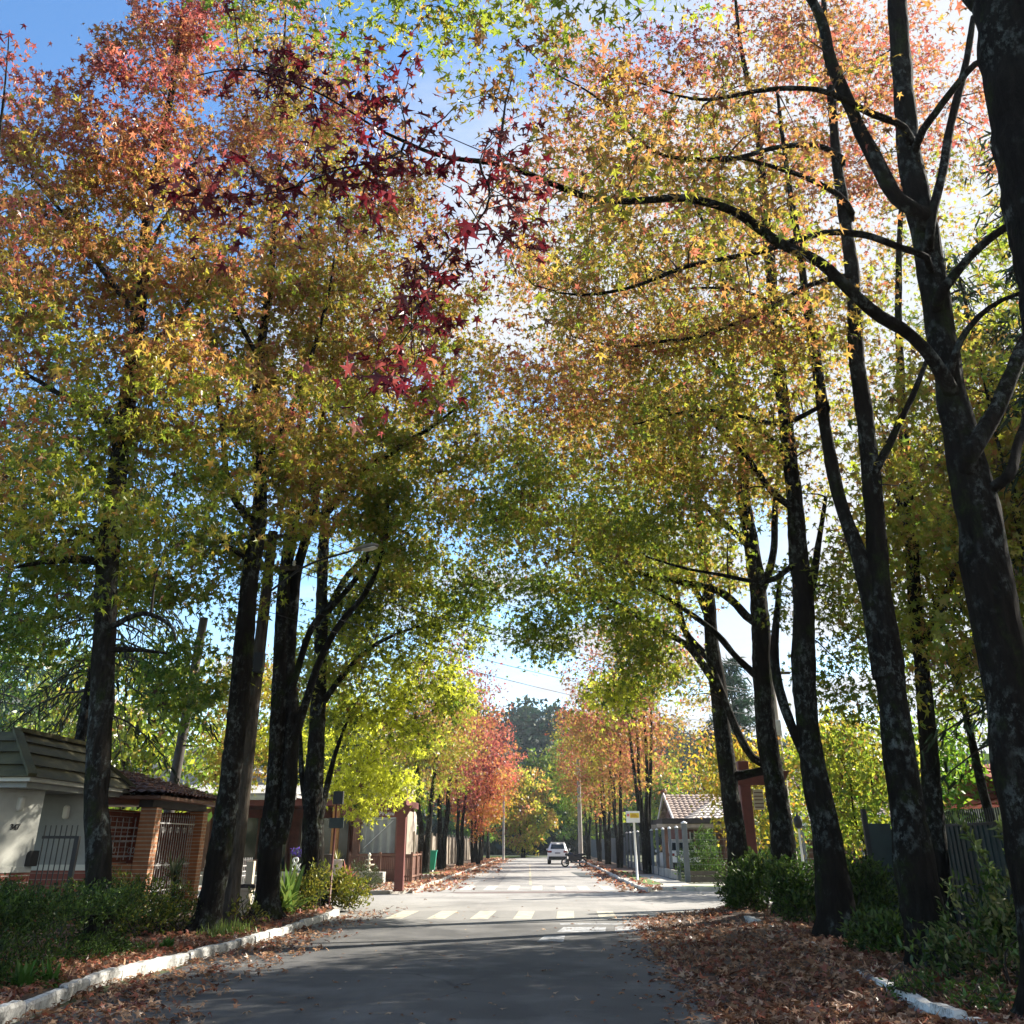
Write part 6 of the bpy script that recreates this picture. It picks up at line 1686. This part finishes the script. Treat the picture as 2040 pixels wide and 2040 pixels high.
MB().tube([(.6, 0, .64), (.85, 0, .72), (1.02, 0, .62)], [.05, .05, .03], 6).build('rear_fender', BLACK, mc)
for s_ in (-1, 1): MB().tube([(-.44, s_ * .28, 1.07), (-.42, s_ * .34, 1.2)], .008, 5).lathe((-.42, s_ * .36, 1.2), [(.01, -.03), (.05, 0), (.01, .03)], 8).build('mirror', BLACK, mc)
MB().tube([(.1, -.1, .3), (.12, -.3, .0)], .014, 6).build('stand', GALV, mc)
mc.location = (2.32, 82.3, 0); mc.rotation_euler = (0, R(0), R(-8))

# ------------------------------------------------------------------ far hill with its wood
hx, hy = np.meshgrid(np.linspace(-420, 420, 120), np.linspace(165, 620, 70))
def hill(x, y):
    ridge = 23 * np.exp(-((x + 15) / 95) ** 2) + 14 * np.exp(-((x - 150) / 120) ** 2) + 20 * np.exp(-((x + 210) / 130) ** 2)
    return ridge * np.clip((y - 170) / 110, 0, 1) ** 1.2 + 1.5 * np.sin(x * .05 + y * .03) * np.clip((y - 170) / 110, 0, 1) - .5
p = np.stack([hx.ravel(), hy.ravel(), hill(hx.ravel(), hy.ravel())], axis=1)
ii = (np.arange(69)[:, None] * 120 + np.arange(119)[None]).ravel()
link('hill', np_mesh('hill', p, np.stack([ii, ii + 1, ii + 121, ii + 120], axis=1), [plain('wooded_slope', (.035, .05, .02), .95, .4, .05)], smooth=True))['kind'] = 'structure'
nt_ = 950
tx = np.where(rng.uniform(size=nt_) < .5, rng.uniform(-60, 75, nt_), rng.uniform(-150, 170, nt_)); ty = 171 + 150 * rng.uniform(0, 1, nt_) ** 1.5
th2 = rng.uniform(5, 12, nt_)
pos, cc, sz = [], [], []
for x_, y_, h_ in zip(tx, ty, th2):
    k = 95
    z0 = hill(np.array(x_), np.array(y_))
    r_ = h_ * rng.uniform(.3, .45)
    d = rng.normal(size=(k, 3)); d /= np.linalg.norm(d, axis=1)[:, None]
    q = d * (rng.uniform(0, 1, k) ** .3)[:, None] * [r_, r_, h_ * .5]
    pos.append(q + [x_, y_, z0 + h_ * .55]); base = np.array([(.008, .024, .016), (.012, .032, .018), (.02, .042, .018), (.032, .05, .02)])[rng.integers(0, 4)]
    cc.append(base * rng.uniform(.6, 1.4, k)[:, None]); sz.append(rng.uniform(.7, 1.4, k))
pos = np.concatenate(pos); cc = np.concatenate(cc); sz = np.concatenate(sz)
V, Q, C = leaf_arrays(pos, rng.normal(size=pos.shape), rng.normal(size=pos.shape) + [0, -.3, .5], sz, cc, KITE)
tag(link('hill_wood', np_mesh('hill_wood', V, Q, [SHRUB], None, C)), 'dark green wood covering the far hill', 'wood', None, 'stuff')
# garden greenery closing the gaps far behind the houses
nt_ = 150
pos, cc, sz = [], [], []
for i in range(nt_):
    sd = rng.uniform() < .5
    x_ = rng.uniform(-75, -27) if sd else rng.uniform(24, 85); y_ = rng.uniform(60, 165); h_ = rng.uniform(4, 9)
    k = 160; d = rng.normal(size=(k, 3)); d /= np.linalg.norm(d, axis=1)[:, None]
    pos.append(d * (rng.uniform(0, 1, k) ** .35)[:, None] * [h_ * .42, h_ * .42, h_ * .5] + [x_, y_, h_ * .5])
    base = np.array([(.04, .075, .02), (.06, .10, .025), (.09, .12, .03), (.15, .14, .03)])[rng.integers(0, 4)]
    cc.append(base * rng.uniform(.6, 1.4, k)[:, None]); sz.append(rng.uniform(.4, .9, k))
pos = np.concatenate(pos); cc = np.concatenate(cc); sz = np.concatenate(sz)
V, Q, C = leaf_arrays(pos, rng.normal(size=pos.shape), rng.normal(size=pos.shape) + [0, 0, .5], sz, cc, KITE)
tag(link('far_wood', np_mesh('far_wood', V, Q, [SHRUB], None, C)), 'mass of green trees far behind the gardens', 'wood', None, 'stuff')
# ------------------------------------------------------------------ light
SUN_AZ, SUN_EL = R(57), R(34)
to_sun = Vector((math.sin(SUN_AZ) * math.cos(SUN_EL), math.cos(SUN_AZ) * math.cos(SUN_EL), math.sin(SUN_EL)))
sl = bpy.data.lights.new('sun', 'SUN'); sl.energy = 5.0; sl.angle = R(.53); sl.color = (1, .93, .82)
so = bpy.data.objects.new('sun', sl); COL.objects.link(so)
so.rotation_euler = to_sun.to_track_quat('Z', 'Y').to_euler()
w = bpy.data.worlds.new('World'); scene.world = w; w.use_nodes = True
nt = w.node_tree; N, L = nt.nodes, nt.links
bg = N['Background']
sky = N.new('ShaderNodeTexSky'); sky.sky_type = 'NISHITA'; sky.sun_disc = False
sky.sun_elevation = SUN_EL; sky.sun_rotation = SUN_AZ; sky.altitude = 800; sky.air_density = 1.0; sky.dust_density = .3; sky.ozone_density = 1.0
tc = N.new('ShaderNodeTexCoord')
sep = N.new('ShaderNodeSeparateXYZ'); L.new(tc.outputs['Generated'], sep.inputs[0])
# clouds lie on a flat layer: direction divided by its height
zz = N.new('ShaderNodeMath'); zz.operation = 'MAXIMUM'; zz.inputs[1].default_value = .06; L.new(sep.outputs['Z'], zz.inputs[0])
dv = N.new('ShaderNodeVectorMath'); dv.operation = 'DIVIDE'
cb = N.new('ShaderNodeCombineXYZ'); 
for i in range(3): L.new(zz.outputs[0], cb.inputs[i])
L.new(tc.outputs['Generated'], dv.inputs[0]); L.new(cb.outputs[0], dv.inputs[1])
f = noise(nt, dv.outputs[0], .9, 8, .58)
# the cloud bank covers the half of the sky towards +x
ad = N.new('ShaderNodeMath'); ad.operation = 'MULTIPLY_ADD'; ad.inputs[1].default_value = .42; L.new(sep.outputs['X'], ad.inputs[0]); L.new(f, ad.inputs[2])
cl = ramp(nt, ad.outputs[0], [(.44, (0, 0, 0)), (.62, (1, 1, 1))])
hs_ = N.new('ShaderNodeHueSaturation'); hs_.inputs['Saturation'].default_value = 1.2; hs_.inputs['Value'].default_value = 1.2
L.new(sky.outputs[0], hs_.inputs['Color'])
L.new(mix(nt, cl, hs_.outputs[0], CLOUD), bg.inputs['Color'])
bg.inputs['Strength'].default_value = .085
scene.view_settings.view_transform = 'Standard'; scene.view_settings.look = 'None'
scene.view_settings.exposure = EXPOSURE; scene.view_settings.gamma = 1
cy = scene.cycles
cy.max_bounces = 7; cy.diffuse_bounces = 3; cy.glossy_bounces = 2; cy.transmission_bounces = 5; cy.transparent_max_bounces = 8; cy.volume_bounces = 0
cy.use_denoising = True
cy.caustics_reflective = False; cy.caustics_refractive = False
try:
    cy.denoiser = 'OPENIMAGEDENOISE'
    cy.denoising_input_passes = 'RGB_ALBEDO_NORMAL'
except Exception: pass
scene.render.film_transparent = False

# ------------------------------------------------------------------ air
hm_, nt, bs, N, L = newmat('haze_air')
N.remove(bs)
pv = N.new('ShaderNodeVolumePrincipled'); pv.inputs['Color'].default_value = (.8, .9, 1, 1); pv.inputs['Density'].default_value = .0002; pv.inputs['Anisotropy'].default_value = .3
L.new(pv.outputs[0], N['Material Output'].inputs['Volume'])
HZ = MB().box(-450, 450, -40, 640, -2, 60).build('haze', hm_)
tag(HZ, 'thin bluish haze in the air', 'haze', None, 'stuff')
cy.volume_step_rate = 5; cy.volume_max_steps = 64
